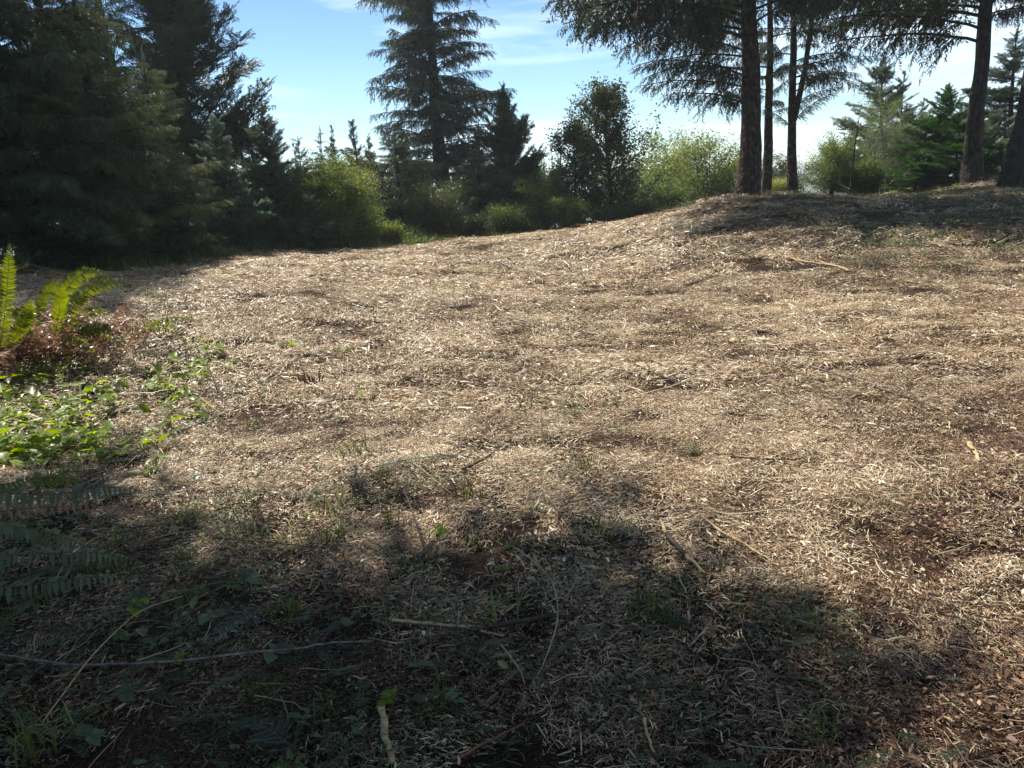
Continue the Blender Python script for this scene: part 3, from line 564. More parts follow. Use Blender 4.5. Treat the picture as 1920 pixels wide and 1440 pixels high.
def bushy(name, label, base, H, Rr, mat, kind, n, sc_, seed, group=None, cat='tree', bark='bark_dark', stems=4, tone=.5, shape=1.0, low=.1, open_=.0, stem_r=.03, leaf_share=1.0, twigs=24, up=.5):
    """several stems with upswept twigs, leaf clusters along the twigs"""
    rs = np.random.RandomState(seed); root = thing(name, label, cat, base, group); ta = Acc(); cr = Crown(TPL[kind], seed + 1, .35)
    per = max(1, int(n / (stems * twigs)))
    for s in range(stems):
        a = rs.uniform(0, 6.283); ln = (0 if stems == 1 else rs.uniform(.05, .5)) * Rr; hs_ = H * (1 if s == 0 else rs.uniform(.6, .95))
        top = np.array([math.cos(a) * ln, math.sin(a) * ln, hs_]); k = 9; t = np.linspace(0, 1, k)[:, None]
        P = top * t; P[:, :2] *= t ** .6; P[1:, :2] += np.cumsum(rs.normal(0, .03 * H / 5, (k - 1, 2)), 0); P[0, 2] = -.15
        P[:, :2] += rs.normal(0, .06, 2) if stems > 1 else 0
        tube(ta, P, stem_r * (1 - .85 * t[:, 0]) * (1 if s == 0 else .7), 6, .5, seed, .1)
        for j in range(twigs):
            f = rs.uniform(low, .98); pp = np.array([np.interp(f, t[:, 0], P[:, q]) for q in range(3)])
            env = math.sqrt(max(.02, 1 - ((f - .42) / .62) ** 2)) ** shape if shape != 9 else min(1, (1.03 - f) ** .75 * 1.25) * rs.choice([.55, 1, 1.15])
            Lt = Rr * env * rs.uniform(.55, 1.1) * (1 if stems == 1 else .8); TPt = limb_curve(pp, rs.uniform(0, 6.283), up + rs.normal(0, .2), up * 1.5 + rs.normal(0, .25), max(Lt, .1), 5, rs, .15)
            tube(ta, TPt, np.linspace(max(.004, stem_r * .3), .003, 6), 3, .5, cap=False)
            if rs.rand() < leaf_share: cr.along(TPt, .25, per, sc_, yaw=(.2, 1.4), pitch=.1, tone=tone + .25 * (f - .5), taper=.2)
    ta.build('trunk', M[bark], root, smooth=True); cr.build('crown', M[mat], root, None)
    return root
def at(px, y):
    """ground point under image column px at distance y"""
    x = (px - 960) / FPX * y
    for _ in range(6):
        p = Vector((x, y, float(zg(x, y)[0]))); x += (px - pproj(p)[0]) * y / FPX
    return Vector((x, y, float(zg(x, y)[0])))
def hgt(py, y, b):
    z = b.z + 3
    for _ in range(8): z += (pproj((b.x, b.y, z))[1] - py) * y / FPX
    return z - b.z

# ------------------------------------------------------------------ trees, right side
b = at(1400, 19.4)
conifer('spruce_tree', 'big spruce with thick brown trunk on top of the earth mound', b, 13, .275, 4.6, lambda f: 3.6 * (1 - f) ** .6, 170, 'drape', 'hang', .55, 9, rad(14), 0, 101, bark='bark', limb_parts=True, flare=.22,
        limbs=[(3.6, 198, 4.2, 14), (3.9, 214, 4.8, 14), (4.1, 186, 4.4, 12), (4.3, 172, 4.0, 10), (4.5, 204, 5.0, 10), (4.4, 232, 4.4, 8), (4.8, 192, 4.8, 6), (5.0, 218, 5.0, 4), (5.2, 180, 4.6, 4), (3.8, 160, 3.2, 10), (4.9, 165, 4.2, 6),
               (2.1, 205, 2.6, 16), (2.5, 182, 2.8, 14), (1.9, 228, 2.2, 18), (2.9, 165, 2.6, 12), (2.7, 215, 3.2, 14), (2.6, 325, 1.8, 16), (3.2, 150, 3.0, 12), (3.3, 190, 2.6, 15), (3.9, 330, 3.0, 18), (4.2, 350, 3.4, 14), (4.4, 15, 3.2, 14), (4.5, 300, 3.6, 12), (4.9, 265, 3.2, 6), (4.6, 320, 3.6, 8), (4.9, 340, 3.8, 8)])
b = at(1434, 22.5)
conifer('spruce_tree', 'slim straight spruce trunk just right of the big trunk on the mound', b, 10, .15, 3.5, lambda f: 2.0 * (1 - f) ** .6, 34, 'drape', 'hang', .5, 8, rad(12), 0, 102, bark='bark', flare=.2,
        limbs=[(2.5, 340, 1.2, 15), (2.9, 200, 1.3, 15), (2.7, 60, 1.6, 15), (3.1, 130, 1.8, 15), (3.4, 210, 2.0, 10), (3.7, 160, 2.2, 10)], limb_parts=True)
b = at(1486, 22.3)
rt = conifer('forked_spruce', 'slim spruce with a forked trunk, third from the big trunk on the mound', b, 9.5, .155, 3.4, lambda f: 2.0 * (1 - f) ** .6, 36, 'drape', 'hang', .5, 8, rad(12), 0, 103, bark='bark', flare=.2,
        limbs=[(2.2, 345, 1.3, 45), (2.1, 185, 1.1, 40), (2.7, 10, 1.6, 25), (3.0, 300, 1.9, 20), (3.2, 350, 1.9, 15), (3.4, 20, 2.0, 12), (3.6, 330, 2.2, 10)], limb_parts=True)
fk = Acc(); tube(fk, [(0, 0, 2.3), (.12, .02, 2.8), (.30, .05, 3.6), (.46, .02, 5.0), (.55, 0, 7.5)], [.09, .085, .075, .06, .02], 8, .5, 4, .08); fk.build('fork_stem', M['bark'], rt, smooth=True)
b = at(1822, 20.5)
conifer('spruce_tree', 'dark upright spruce trunk at right with bare limbs sweeping left', b, 13, .225, 4.6, lambda f: 3.4 * (1 - f) ** .6, 160, 'drape', 'hang', .55, 9, rad(14), 0, 104, limb_parts=True, flare=.3,
        limbs=[(3.4, 176, 3.8, 14), (3.7, 188, 4.2, 14), (4.0, 168, 4.4, 12), (4.3, 198, 4.6, 10), (4.6, 180, 4.6, 8), (4.2, 152, 3.8, 12), (3.9, 355, 2.0, 22), (4.3, 340, 2.8, 14), (4.0, 30, 2.4, 14), (4.8, 210, 4.4, 6), (4.9, 170, 4.6, 4), (4.6, 300, 3.4, 12), (4.7, 235, 3.8, 6), (5.0, 190, 4.8, 4)])
b = at(1900, 18.5)
conifer('spruce_tree', 'dark leaning trunk cut by the right edge of the frame', b, 11, .26, 5.0, lambda f: 2.6 * (1 - f) ** .7, 40, 'drape', 'hang', .55, 8, rad(14), 0, 105, flare=.5, lean=(.10, 0))
b = at(1985, 20)
conifer('spruce_tree', 'dark spruce beyond the right edge, only its limbs showing', b, 11, .28, 2.6, lambda f: 2.6 * (1 - f) ** .7, 50, 'drape', 'hang', .55, 8, rad(12), 0, 106, flare=.4)
b = at(1645, 31); 
conifer('conifer', 'grey green conifer behind the bare sapling, between the trunks at right', b, hgt(105, 31, b), .16, .3, lambda f: 2.9 * (1 - f) ** .8, 70, 'fan', 'spruce_pale', .5, 8, rad(25), rad(5), 127, tone=.5)
b = at(1885, 27)
conifer('conifer', 'dark conifer showing between the two dark trunks at right', b, hgt(60, 27, b), .16, .2, lambda f: 2.6 * (1 - f) ** .7, 80, 'fan', 'spruce', .55, 7, rad(15), rad(-5), 108, tone=.4)
b = at(1765, 23.5)
conifer('fir_tree', 'bright green young fir left of the dark upright trunk', b, hgt(165, 23.5, b), .10, .1, lambda f: 1.7 * (1 - f) ** .65, 90, 'fan', 'fir', .5, 9, rad(15), rad(5), 109, tone=.5)
b = at(1790, 21.6)
conifer('fir_tree', 'low dark fir crowding the base of the dark upright trunk', b, 2.0, .06, .05, lambda f: 1.3 * (1 - f) ** .6, 42, 'fan', 'fir', .45, 9, rad(10), rad(0), 110, tone=.3)
b = at(1715, 22)
conifer('fir_tree', 'low bright green fir skirt on the crest at the foot of the sapling', b, 1.1, .04, .05, lambda f: .9 * (1 - f) ** .5, 30, 'fan', 'fir', .4, 9, rad(10), rad(0), 111, tone=.65)
b = at(1655, 25.5)
bushy('alder_tree', 'thin pale green leafy tree behind the bare sapling', b, hgt(170, 25.5, b), 1.5, 'alder_pale', 'leaf_s', 1500, .26, 117, bark='bark_pale', stems=5, twigs=26, leaf_share=.6, stem_r=.03, low=.15, tone=.3)
b = at(1690, 24.5)
bushy('bare_sapling', 'thin multi-stemmed sapling with whitish bare twigs and few leaves', b, hgt(215, 24.5, b), 1.3, 'brush', 'leaf_s', 900, .22, 112, bark='bark_pale', stems=6, twigs=22, leaf_share=.45, stem_r=.03, low=.2)
b = at(1560, 24)
bushy('shrub', 'pale leafy shrub right of the forked trunk on the crest', b, hgt(262, 24, b), 1.2, 'brush', 'leaf_s', 1800, .30, 113, stems=5, twigs=22, tone=.6, cat='shrub')
b = at(1620, 23.4)
bushy('shrub', 'low grey green shrub behind the thin dead pole', b, hgt(300, 23.4, b), .9, 'brush', 'leaf_s', 1300, .30, 114, stems=5, twigs=20, tone=.45, cat='shrub')
p = at(1592, 21.8); rt = thing('dead_sapling', 'thin bare upright pole on the crest between trunks at right', 'sapling', p)
q = Acc(); tube(q, [(0, 0, -.1), (.04, 0, .8), (.1, 0, 1.5), (.2, 0, 2.3)], [.022, .02, .016, .008], 6, .5, 1, .2); q.build('trunk', M['bark_dark'], rt)
q = Acc(); tube(q, [(-.0, 0, .4), (-.25, .05, .55), (-.3, .05, .9), (-.45, .05, 1.2)], [.02, .016, .012, .005], 5, .5); q.build('limb', M['bark_pale'], rt)
b = at(1460, 30)
bushy('shrub', 'dark bush seen between the two slim trunks on the mound', b, hgt(300, 30, b), 1.4, 'broad', 'leaf_s', 1400, .4, 115, stems=4, twigs=20, cat='shrub', tone=.4)
b = at(1455, 24)
bushy('shrub', 'low yellow green bush glowing between the slim trunks', b, hgt(345, 24, b), .8, 'alder', 'leaf_s', 1000, .26, 116, stems=4, twigs=18, cat='shrub', tone=.7)

# ------------------------------------------------------------------ trees, middle
b = at(843, 31)
conifer('spruce_tree', 'tall lone spruce with drooping tiers of branches in the middle', b, 15.5, .36, .6, lambda f: 3.7 * (1 - f) ** .45, 280, 'mixed', 'spruce', .62, 9, rad(15), rad(-28), 201, flare=.3)
b = at(965, 28)
conifer('spruce_tree', 'dark young spruce with upswept tips leaning against the tall one', b, hgt(160, 28, b), .17, .2, lambda f: 2.7 * (1 - f) ** .8, 90, 'fan', 'spruce', .5, 8, rad(30), rad(42), 202, tone=.28)
b = at(905, 26)
conifer('spruce_tree', 'low dark spruce skirt in front of the tall lone spruce', b, 3.0, .1, .05, lambda f: 2.3 * (1 - f) ** .6, 70, 'hang', 'spruce', .45, 9, rad(10), rad(-15), 203, tone=.3)
b = at(760, 25)
conifer('spruce_tree', 'brownish drooping spruce at the left foot of the tall one', b, hgt(250, 25, b), .12, .05, lambda f: 2.2 * (1 - f) ** .5, 80, 'hang', 'hang', .5, 8, rad(15), rad(-25), 204, tone=.42)
b = at(820, 24)
bushy('shrub', 'dark tangle of brush at the field edge below the tall spruce', b, 1.6, 1.6, 'broad', 'leaf_s', 2200, .26, 205, stems=8, twigs=20, cat='shrub', tone=.35, low=.02)
b = at(1148, 25.5)
bushy('broadleaf_tree', 'dark leafy tree with a narrow pointed top, right of centre', b, hgt(170, 25.5, b), 2.4, 'broad', 'leaf', 1900, .48, 206, stems=1, twigs=100, stem_r=.1, tone=.45, shape=9, low=.08, up=.6)
b = at(1085, 26)
bushy('broadleaf_tree', 'shorter dark leafy tree left of the pointed one', b, hgt(238, 26, b), 1.6, 'broad', 'leaf', 1200, .45, 207, stems=1, twigs=60, stem_r=.07, tone=.45, shape=9, low=.08, up=.6)
b = at(1060, 33)
conifer('conifer', 'small conifer tip behind the leafy trees', b, hgt(255, 33, b), .1, .1, lambda f: 1.2 * (1 - f), 36, 'fan', 'spruce', .5, 7, rad(25), rad(25), 208)
for k, (px, py, y, rr_, mt, tn, lb) in enumerate([(1015, 330, 25, 1.05, 'brush', .55, 'light green shrub between the dark spruce and the leafy trees'), (1070, 380, 24.3, .8, 'alder', .6, 'yellow green low bush at the foot of the leafy trees'),
        (1200, 395, 25, .8, 'broad', .35, 'dark low bush right of the leafy tree base'), (945, 400, 24.6, .9, 'brush', .3, 'low green brush under the dark young spruce'), (1150, 405, 24.4, .8, 'broad', .5, 'small grey green bush beneath the pointed leafy tree'),
        (735, 430, 21.4, .4, 'alder', .4, 'small leafy bush at the field edge left of the tall spruce'), (685, 400, 21.8, .7, 'brush', .5, 'twiggy bush with yellowish leaves at the field edge'), (880, 415, 23.7, .8, 'broad', .3, 'dark brush at the field edge in front of the tall spruce')]):
    b = at(px, y); bushy('shrub', lb, b, hgt(py, y, b), rr_, mt, 'leaf_s', int(1300 * rr_), .34, 220 + k, stems=5, twigs=20, cat='shrub', tone=tn, low=.03)
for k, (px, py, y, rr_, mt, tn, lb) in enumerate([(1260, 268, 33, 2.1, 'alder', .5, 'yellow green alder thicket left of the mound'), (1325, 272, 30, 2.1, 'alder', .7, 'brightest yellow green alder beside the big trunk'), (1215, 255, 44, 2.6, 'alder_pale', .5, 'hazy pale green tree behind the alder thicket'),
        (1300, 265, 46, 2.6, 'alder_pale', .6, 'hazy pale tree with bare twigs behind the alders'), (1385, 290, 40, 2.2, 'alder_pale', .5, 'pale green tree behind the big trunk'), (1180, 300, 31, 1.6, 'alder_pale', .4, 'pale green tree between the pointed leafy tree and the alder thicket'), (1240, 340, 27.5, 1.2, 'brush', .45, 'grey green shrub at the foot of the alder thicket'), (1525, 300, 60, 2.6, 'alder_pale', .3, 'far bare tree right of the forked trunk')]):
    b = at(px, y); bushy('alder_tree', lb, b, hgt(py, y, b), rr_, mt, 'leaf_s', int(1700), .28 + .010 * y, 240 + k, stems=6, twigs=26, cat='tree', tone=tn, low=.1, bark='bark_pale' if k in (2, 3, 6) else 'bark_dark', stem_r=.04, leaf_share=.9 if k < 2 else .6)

# ------------------------------------------------------------------ trees, left
b = at(622, 20.4)
bushy('round_tree', 'round bushy tree with a yellow green top among the spruces', b, hgt(290, 20.4, b), 1.75, 'alder', 'leaf_s', 6400, .30, 301, stems=9, twigs=52, tone=.52, shape=.35, low=.12, stem_r=.035, up=.05)
b = at(528, 19.6)
conifer('spruce_tree', 'young bluish spruce beside the round yellow green tree', b, hgt(205, 19.6, b), .10, .05, lambda f: 1.25 * (1 - f) ** .6, 100, 'fan', 'spruce_pale', .36, 10, rad(20), rad(12), 302, tone=.4)
b = at(440, 18.4)
conifer('spruce_tree', 'young blue green spruce with its skirt lit at the field edge', b, hgt(228, 18.4, b), .10, .05, lambda f: 1.2 * (1 - f) ** .6, 100, 'fan', 'spruce_blue', .36, 10, rad(20), rad(12), 303, tone=.55)
b = at(590, 18.9)
conifer('spruce_tree', 'knee-high blue green spruce in front of the round tree', b, 1.25, .05, .03, lambda f: .7 * (1 - f) ** .6, 46, 'fan', 'spruce_blue', .3, 10, rad(20), rad(10), 304, tone=.55)
b = at(325, 16.8)
conifer('spruce_tree', 'olive tinted spruce with dense rounded crown at left', b, hgt(120, 16.6, b), .14, .1, lambda f: 1.4 * (1 - f) ** .45, 110, 'hang', 'spruce_olive', .42, 9, rad(20), rad(-10), 305, tone=.5)
b = at(225, 15.4)
conifer('spruce_tree', 'dense olive dark spruce filling the left middle of the wood edge', b, hgt(-60, 15.2, b), .18, .2, lambda f: 1.9 * (1 - f) ** .5, 130, 'hang', 'spruce_olive', .45, 8, rad(15), rad(-15), 306, tone=.4)
b = at(85, 14.6)
conifer('spruce_tree', 'huge dark spruce at far left with a pale trunk showing low down', b, 9, .2, .9, lambda f: 2.6 * (1 - f) ** .6, 170, 'hang', 'spruce', .5, 8, rad(15), rad(-18), 307, tone=.5, bark='bark')
b = at(-80, 14.0)
conifer('spruce_tree', 'black green spruce cut by the left edge behind the fern', b, 8, .2, .3, lambda f: 2.3 * (1 - f) ** .6, 120, 'hang', 'spruce', .5, 8, rad(15), rad(-18), 308, tone=.4)
b = at(160, 18.5)
conifer('spruce_tree', 'dark spruce standing deep behind the left wood edge', b, 9, .2, .1, lambda f: 3.0 * (1 - f) ** .6, 120, 'hang', 'spruce', .6, 7, rad(15), rad(-18), 309, tone=.3)
b = at(390, 24)
conifer('spruce_tree', 'tall ragged spruce whose branch tips reach into the sky at left', b, 11.5, .3, .8, lambda f: 3.2 * (1 - f) ** .5, 110, 'fan', 'spruce', .6, 8, rad(25), rad(25), 310, tone=.35, limbs=[(6.9, 350, 3.0, 25, 35), (5.0, 355, 2.6, 20, 30), (7.8, 345, 2.4, 30, 40)], bark='bark_dark')
b = at(275, 23)
conifer('spruce_tree', 'tall spruce with sky showing through, behind the left wood edge', b, 12.5, .25, 2.5, lambda f: 2.6 * (1 - f) ** .5, 70, 'hang', 'spruce', .55, 7, rad(20), rad(-10), 311, tone=.35)
b = at(500, 30)
conifer('spruce_tree', 'distant spruce with a slanting side behind the young blue ones', b, hgt(205, 30, b), .15, .1, lambda f: 2.3 * (1 - f) ** .8, 70, 'fan', 'spruce', .55, 7, rad(20), rad(15), 312, tone=.4)
b = at(690, 26)
conifer('spruce_tree', 'slim dark young spruce right of the round tree', b, hgt(232, 26, b), .12, .1, lambda f: 1.7 * (1 - f) ** .9, 80, 'fan', 'spruce', .45, 8, rad(25), rad(25), 313, tone=.4)
b = at(300, 16.0)
conifer('spruce_tree', 'low dark spruce under the dense olive one at the field edge', b, 2.0, .06, .03, lambda f: 1.2 * (1 - f) ** .5, 60, 'fan', 'spruce', .4, 9, rad(10), rad(0), 314, tone=.3)
b = at(180, 14.8)
conifer('spruce_tree', 'low dark spruce skirt behind the fern clump', b, 1.8, .06, .03, lambda f: 1.3 * (1 - f) ** .5, 60, 'fan', 'spruce', .4, 9, rad(10), rad(0), 315, tone=.25)
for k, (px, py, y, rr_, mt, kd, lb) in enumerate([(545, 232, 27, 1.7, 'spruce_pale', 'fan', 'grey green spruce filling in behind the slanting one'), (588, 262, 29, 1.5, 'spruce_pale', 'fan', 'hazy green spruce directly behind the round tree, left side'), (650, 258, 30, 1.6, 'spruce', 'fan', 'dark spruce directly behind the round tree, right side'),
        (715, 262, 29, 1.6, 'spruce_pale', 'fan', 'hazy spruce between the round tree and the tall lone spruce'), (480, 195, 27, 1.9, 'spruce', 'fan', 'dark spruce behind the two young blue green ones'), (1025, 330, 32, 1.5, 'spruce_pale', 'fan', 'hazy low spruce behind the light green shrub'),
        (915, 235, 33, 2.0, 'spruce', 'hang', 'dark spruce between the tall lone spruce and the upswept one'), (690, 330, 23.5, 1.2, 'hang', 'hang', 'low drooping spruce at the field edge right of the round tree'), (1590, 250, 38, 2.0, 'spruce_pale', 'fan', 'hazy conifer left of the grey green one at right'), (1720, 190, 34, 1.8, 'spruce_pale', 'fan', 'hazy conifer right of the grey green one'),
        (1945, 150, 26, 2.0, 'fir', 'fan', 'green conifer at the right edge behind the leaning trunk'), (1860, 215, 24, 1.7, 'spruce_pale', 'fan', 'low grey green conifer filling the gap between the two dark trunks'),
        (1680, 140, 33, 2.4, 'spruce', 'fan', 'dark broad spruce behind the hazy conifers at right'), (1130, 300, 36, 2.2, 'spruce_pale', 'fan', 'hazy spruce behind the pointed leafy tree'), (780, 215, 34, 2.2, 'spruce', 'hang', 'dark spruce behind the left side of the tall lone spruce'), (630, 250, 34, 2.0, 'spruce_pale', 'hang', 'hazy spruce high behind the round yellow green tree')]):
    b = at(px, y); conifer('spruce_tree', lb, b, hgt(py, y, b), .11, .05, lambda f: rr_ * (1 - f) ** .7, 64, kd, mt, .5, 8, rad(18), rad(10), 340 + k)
# far conifer row, copies of one tree
b = at(640, 48)
fc = conifer('far_conifer', 'distant conifer tip straight above the round yellow green tree', b, hgt(258, 48, b), .13, .1, lambda f: 1.9 * (1 - f) ** .9, 60, 'fan', 'spruce', .7, 6, rad(25), rad(20), 320, tone=.5, group='distant conifers behind the clearing')
H0 = hgt(258, 48, b)
for px, py, y, lb in [(595, 262, 50, 'distant conifer tip just left of the round tree'), (560, 245, 44, 'distant conifer tip behind the slanting spruce'), (660, 238, 46, 'distant slender conifer tip above the right side of the round tree'), (722, 252, 52, 'distant conifer tip left of the drooping spruce'),
                      (1045, 275, 52, 'distant conifer between the dark young spruce and leafy trees'), (1290, 262, 62, 'distant conifer spire above the alder thicket'), (1345, 268, 64, 'distant conifer spire just left of the big trunk'), (1240, 290, 58, 'distant conifer behind the hazy pale tree'),
                      (1545, 335, 60, 'distant low conifer right of the forked trunk'), (1460, 322, 55, 'distant conifer low between the slim trunks')]:
    b = at(px, y); r2 = fc.copy(); C.objects.link(r2); r2.location = b; s = hgt(py, y, b) / H0; r2.scale = (s, s, s); r2.rotation_euler = (0, 0, px * .37); r2['label'] = lb
    for ch in fc.children: c2 = ch.copy(); C.objects.link(c2); c2.parent = r2
# the tree whose crown shades the near ground; it stands left of the view
b = Vector((-4.75, 5.3, float(zg(-4.75, 5.3)[0])))
conifer('spruce_tree', 'tall spruce left of the camera whose high crown shades the near ground', b, 13.5, .24, 6.5, lambda f: 3.6 * (1 - f * .75) ** .8, 290, 'hang', 'spruce', .7, 9, rad(10), rad(-12), 401)
b = Vector((-7.6, 5.3, float(zg(-7.6, 5.3)[0])))
conifer('spruce_tree', 'second tall spruce left of the camera, farther from it than its neighbour', b, 13, .24, 6.2, lambda f: 3.3 * (1 - f * .75) ** .8, 240, 'hang', 'spruce', .7, 9, rad(10), rad(-12), 402)
for k, (x, y, h) in enumerate([(-7, -4, 13), (-2.5, -7, 14), (3, -6.5, 13), (8, -4, 12), (-11, 0, 12), (12.5, 1, 10)]):  # unseen trees added around the camera to block skylight and darken the near shade
    b = Vector((x, y, float(zg(x, y)[0])))
    conifer('spruce_tree', ['unseen spruce added behind the camera at left to block skylight', 'tall unseen spruce added straight behind the camera to block skylight', 'unseen spruce added behind the camera to block skylight, right of the straight one', 'unseen spruce added behind the camera at far right to block skylight', 'unseen spruce added at far left level with the camera to block skylight', 'unseen spruce added on the bank right of the camera to block skylight'][k],
            b, h, .25, .8, lambda f: 2.9 * (1 - f) ** .5, 80, 'hang', 'spruce', .7, 9, rad(8), 0, 410 + k)

# ------------------------------------------------------------------ undergrowth along the field edge
edge = np.array([(150, 14.2), (230, 14.6), (330, 16.4), (430, 17.8), (500, 18.9), (560, 19.3), (640, 20.2), (720, 21.6), (800, 22.6), (900, 23.8), (1000, 24.6), (1100, 25.2), (1180, 25.4), (1230, 25.4), (1290, 24.5)])
rsU = np.random.RandomState(8); cu = Crown(TPL['leaf_s'], 9, .4); n = 3600
t = rsU.uniform(0, len(edge) - 1.001, n); i = t.astype(int); w = (t - i)[:, None]; edge = np.array([tuple(at(*q)[:2]) for q in edge]); e = edge[i] * (1 - w) + edge[i + 1] * w
yy = e[:, 1] + rsU.uniform(-.1, 2.6, n); xx = e[:, 0] * yy / e[:, 1]
hh = rsU.uniform(0, 1, n) ** 1.5 * (.25 + .35 * (vnoise(np.c_[xx, yy] * .9, 4) + 1)) * np.clip((yy - e[:, 1]) + .35, .15, 1)
cu.cloud(np.c_[xx, yy, zg(xx, yy) + hh], norm(rsU.normal(0, 1, (n, 3)) + [0, 0, .4]), rsU.uniform(.18, .34, n), np.clip(.38 + .2 * fbm(np.c_[xx, yy] * .7, 2, 6) + rsU.normal(0, .1, n), 0, 1))
u = cu.build('undergrowth', M['brush'], None, None); tag(u, 'low tangled brush along the far edge of the clearing', 'undergrowth', kind='stuff')

P = e + rsU.normal(0, .35, e.shape) + [0, .1]; P = P[:1500]; P = with_z(P)
scatter('tall_grass', 'tufts of tall grass and weeds along the far edge of the litter', 'grass', near_grass, P, 2.2, seed=88)
# ------------------------------------------------------------------ ferns
def frond_path(L_, az, e0, e1, rs, k=12, base=(0, 0, 0)):
    return limb_curve(base, az, e0, e1, L_, k, rs, .02)
def leaflet_tv():
    V = np.array([[0, -.10, 0], [0, .10, 0], [.25, .155, .02], [.25, -.155, .02], [.65, .12, -.03], [.65, -.10, -.05], [1, .04, -.22]], float)
    T = np.array([[0, 1, 2], [0, 2, 3], [3, 2, 4], [3, 4, 5], [5, 4, 6]]); return V, T
LV, LT = leaflet_tv()
def frond(root, P, mat, lw, n=34, tone=.5, seed=0, stem='stem_red', droop=.15, curlv=.1, parts=False, r=.0035, jit=.15, face=0.0, org=(0, 0, 0)):
    rs = np.random.RandomState(seed); a = Acc(); tube(a, P, np.linspace(r, .001, len(P)), 5, .5)
    k = len(P) - 1; m = Acc(); items = []
    for j in range(n):
        t = .12 + .88 * (j + .3) / n; f = min(t * k, k - 1e-4); i0 = int(f); w = f - i0; p = P[i0] * (1 - w) + P[i0 + 1] * w; tg = norm(P[i0 + 1] - P[i0]); vw = norm(np.array([0, 0, CAM_H]) - np.array(org) - p); side = norm(np.cross(tg, np.array([0, 0, 1.]) * (1 - face) + vw * face)); up = np.cross(side, tg)
        l = lw * min(1, (1 - t) * 2.8 + .12) * min(1, .45 + t * 2) * rs.uniform(.8, 1.12)
        for sg in (-1, 1):
            d = norm(side * sg + tg * (.28 + rs.normal(0, .06)) + up * (-droop + rs.normal(0, curlv))); items.append((p, d, norm(up + rs.normal(0, jit, 3)), l, tone + rs.normal(0, .1)))
    if not parts:
        pos, X, Z, s, tn = (np.array([q[c] for q in items]) for c in range(5)); stamp(m, LV, LT, pos, X, Z, s, tn, .05, rs)
        for c in range(len(m.T)): pass
        st = a.build('frond', M[stem], root, smooth=True); tag(m.build('leaflets', M[mat], st), kind='stuff')
    else:
        st = a.build('frond', M[stem], root, smooth=True); q = Acc(); q.add(LV, LT, .5); lo = q.build('leaflet', M[mat], st); first = True
        for (p, d, z, l, tn) in items:
            o = lo if first else lo.copy()
            if not first: C.objects.link(o)
            first = False
            X = Vector(d).normalized(); Y = Vector(z).cross(X).normalized(); Z = X.cross(Y)
            o.matrix_local = Matrix.Translation(Vector(p)) @ Matrix((X, Y, Z)).transposed().to_4x4() @ Matrix.Diagonal((l, l, l, 1))
    return st
def path_px(pts, root):
    """frond path through image points at given distances (x, y px, world distance)"""
    Q = np.array([pxy(*q) for q in pts]) - np.array(root); k = len(Q); t = np.linspace(0, k - 1, 13)
    from_ = [np.interp(t, range(k), Q[:, c]) for c in range(3)]; P = np.array(from_).T
    for _ in range(3): P[1:-1] = (P[:-2] + 2 * P[1:-1] + P[2:]) / 4
    return P
rsF = np.random.RandomState(77)
fb = gp(105, 672); fy = fb.y
root = thing('sword_fern', 'large sword fern with arching green fronds over reddish dead ones at left', 'fern', fb)
fb2 = gp(-10, 690)
for k, pts in enumerate([[(100, 650, fy), (110, 560, fy), (150, 508, fy + .05), (205, 512, fy + .1)], [(110, 650, fy), (135, 570, fy - .05), (180, 530, fy - .1), (262, 527, fy - .1)], [(115, 655, fy), (150, 622, fy - .1), (185, 612, fy - .2), (220, 620, fy - .25)],
        [(95, 650, fy), (110, 600, fy - .3), (112, 560, fy - .45), (118, 530, fy - .5)], [(90, 650, fy), (70, 590, fy + .2), (85, 545, fy + .3), (120, 515, fy + .3)], [(100, 655, fy), (140, 600, fy + .2), (175, 578, fy + .3), (200, 590, fy + .4)], [(105, 660, fy), (60, 600, fy), (30, 580, fy - .1), (10, 600, fy - .2)]]):
    frond(root, path_px(pts, fb), 'fern', .092 if k < 3 else .08, 40, .55, 500 + k, droop=.1, face=.75, org=fb, jit=.3)
for k in range(85):
    a = rsF.uniform(0, 6.283); P = frond_path(rsF.uniform(.6, 1.25), a, rsF.uniform(1.0, 1.55), rsF.uniform(-1.9, -.3), rsF, base=(rsF.normal(.05, .36), rsF.normal(0, .18), 0)); frond(root, P, 'fern_dead' if k % 5 else 'fern', .07, 26, .45, 530 + k, droop=.5, curlv=.5, jit=.6)
root = thing('sword_fern', 'sword fern cut by the left edge with tall upright frond beside reddish ones', 'fern', fb2); fy2 = fb2.y
for k, pts in enumerate([[(-5, 680, fy2), (8, 600, fy2), (15, 520, fy2), (18, 455, fy2)], [(-10, 680, fy2), (-20, 600, fy2), (-15, 540, fy2), (-5, 480, fy2)], [(0, 680, fy2), (35, 620, fy2), (50, 590, fy2), (60, 560, fy2)]]):
    frond(root, path_px(pts, fb2), 'fern', .085, 44, .45, 560 + k, droop=.0, face=.8, org=fb2, jit=.3)
for k in range(40):
    a = rsF.uniform(0, 6.283); P = frond_path(rsF.uniform(.55, 1.1), a, rsF.uniform(.9, 1.5), rsF.uniform(-1.8, -.3), rsF, base=(rsF.normal(.1, .12), rsF.normal(0, .1), 0)); frond(root, P, 'fern_dead', .06, 26, .45, 570 + k, droop=.5, curlv=.5, jit=.6)
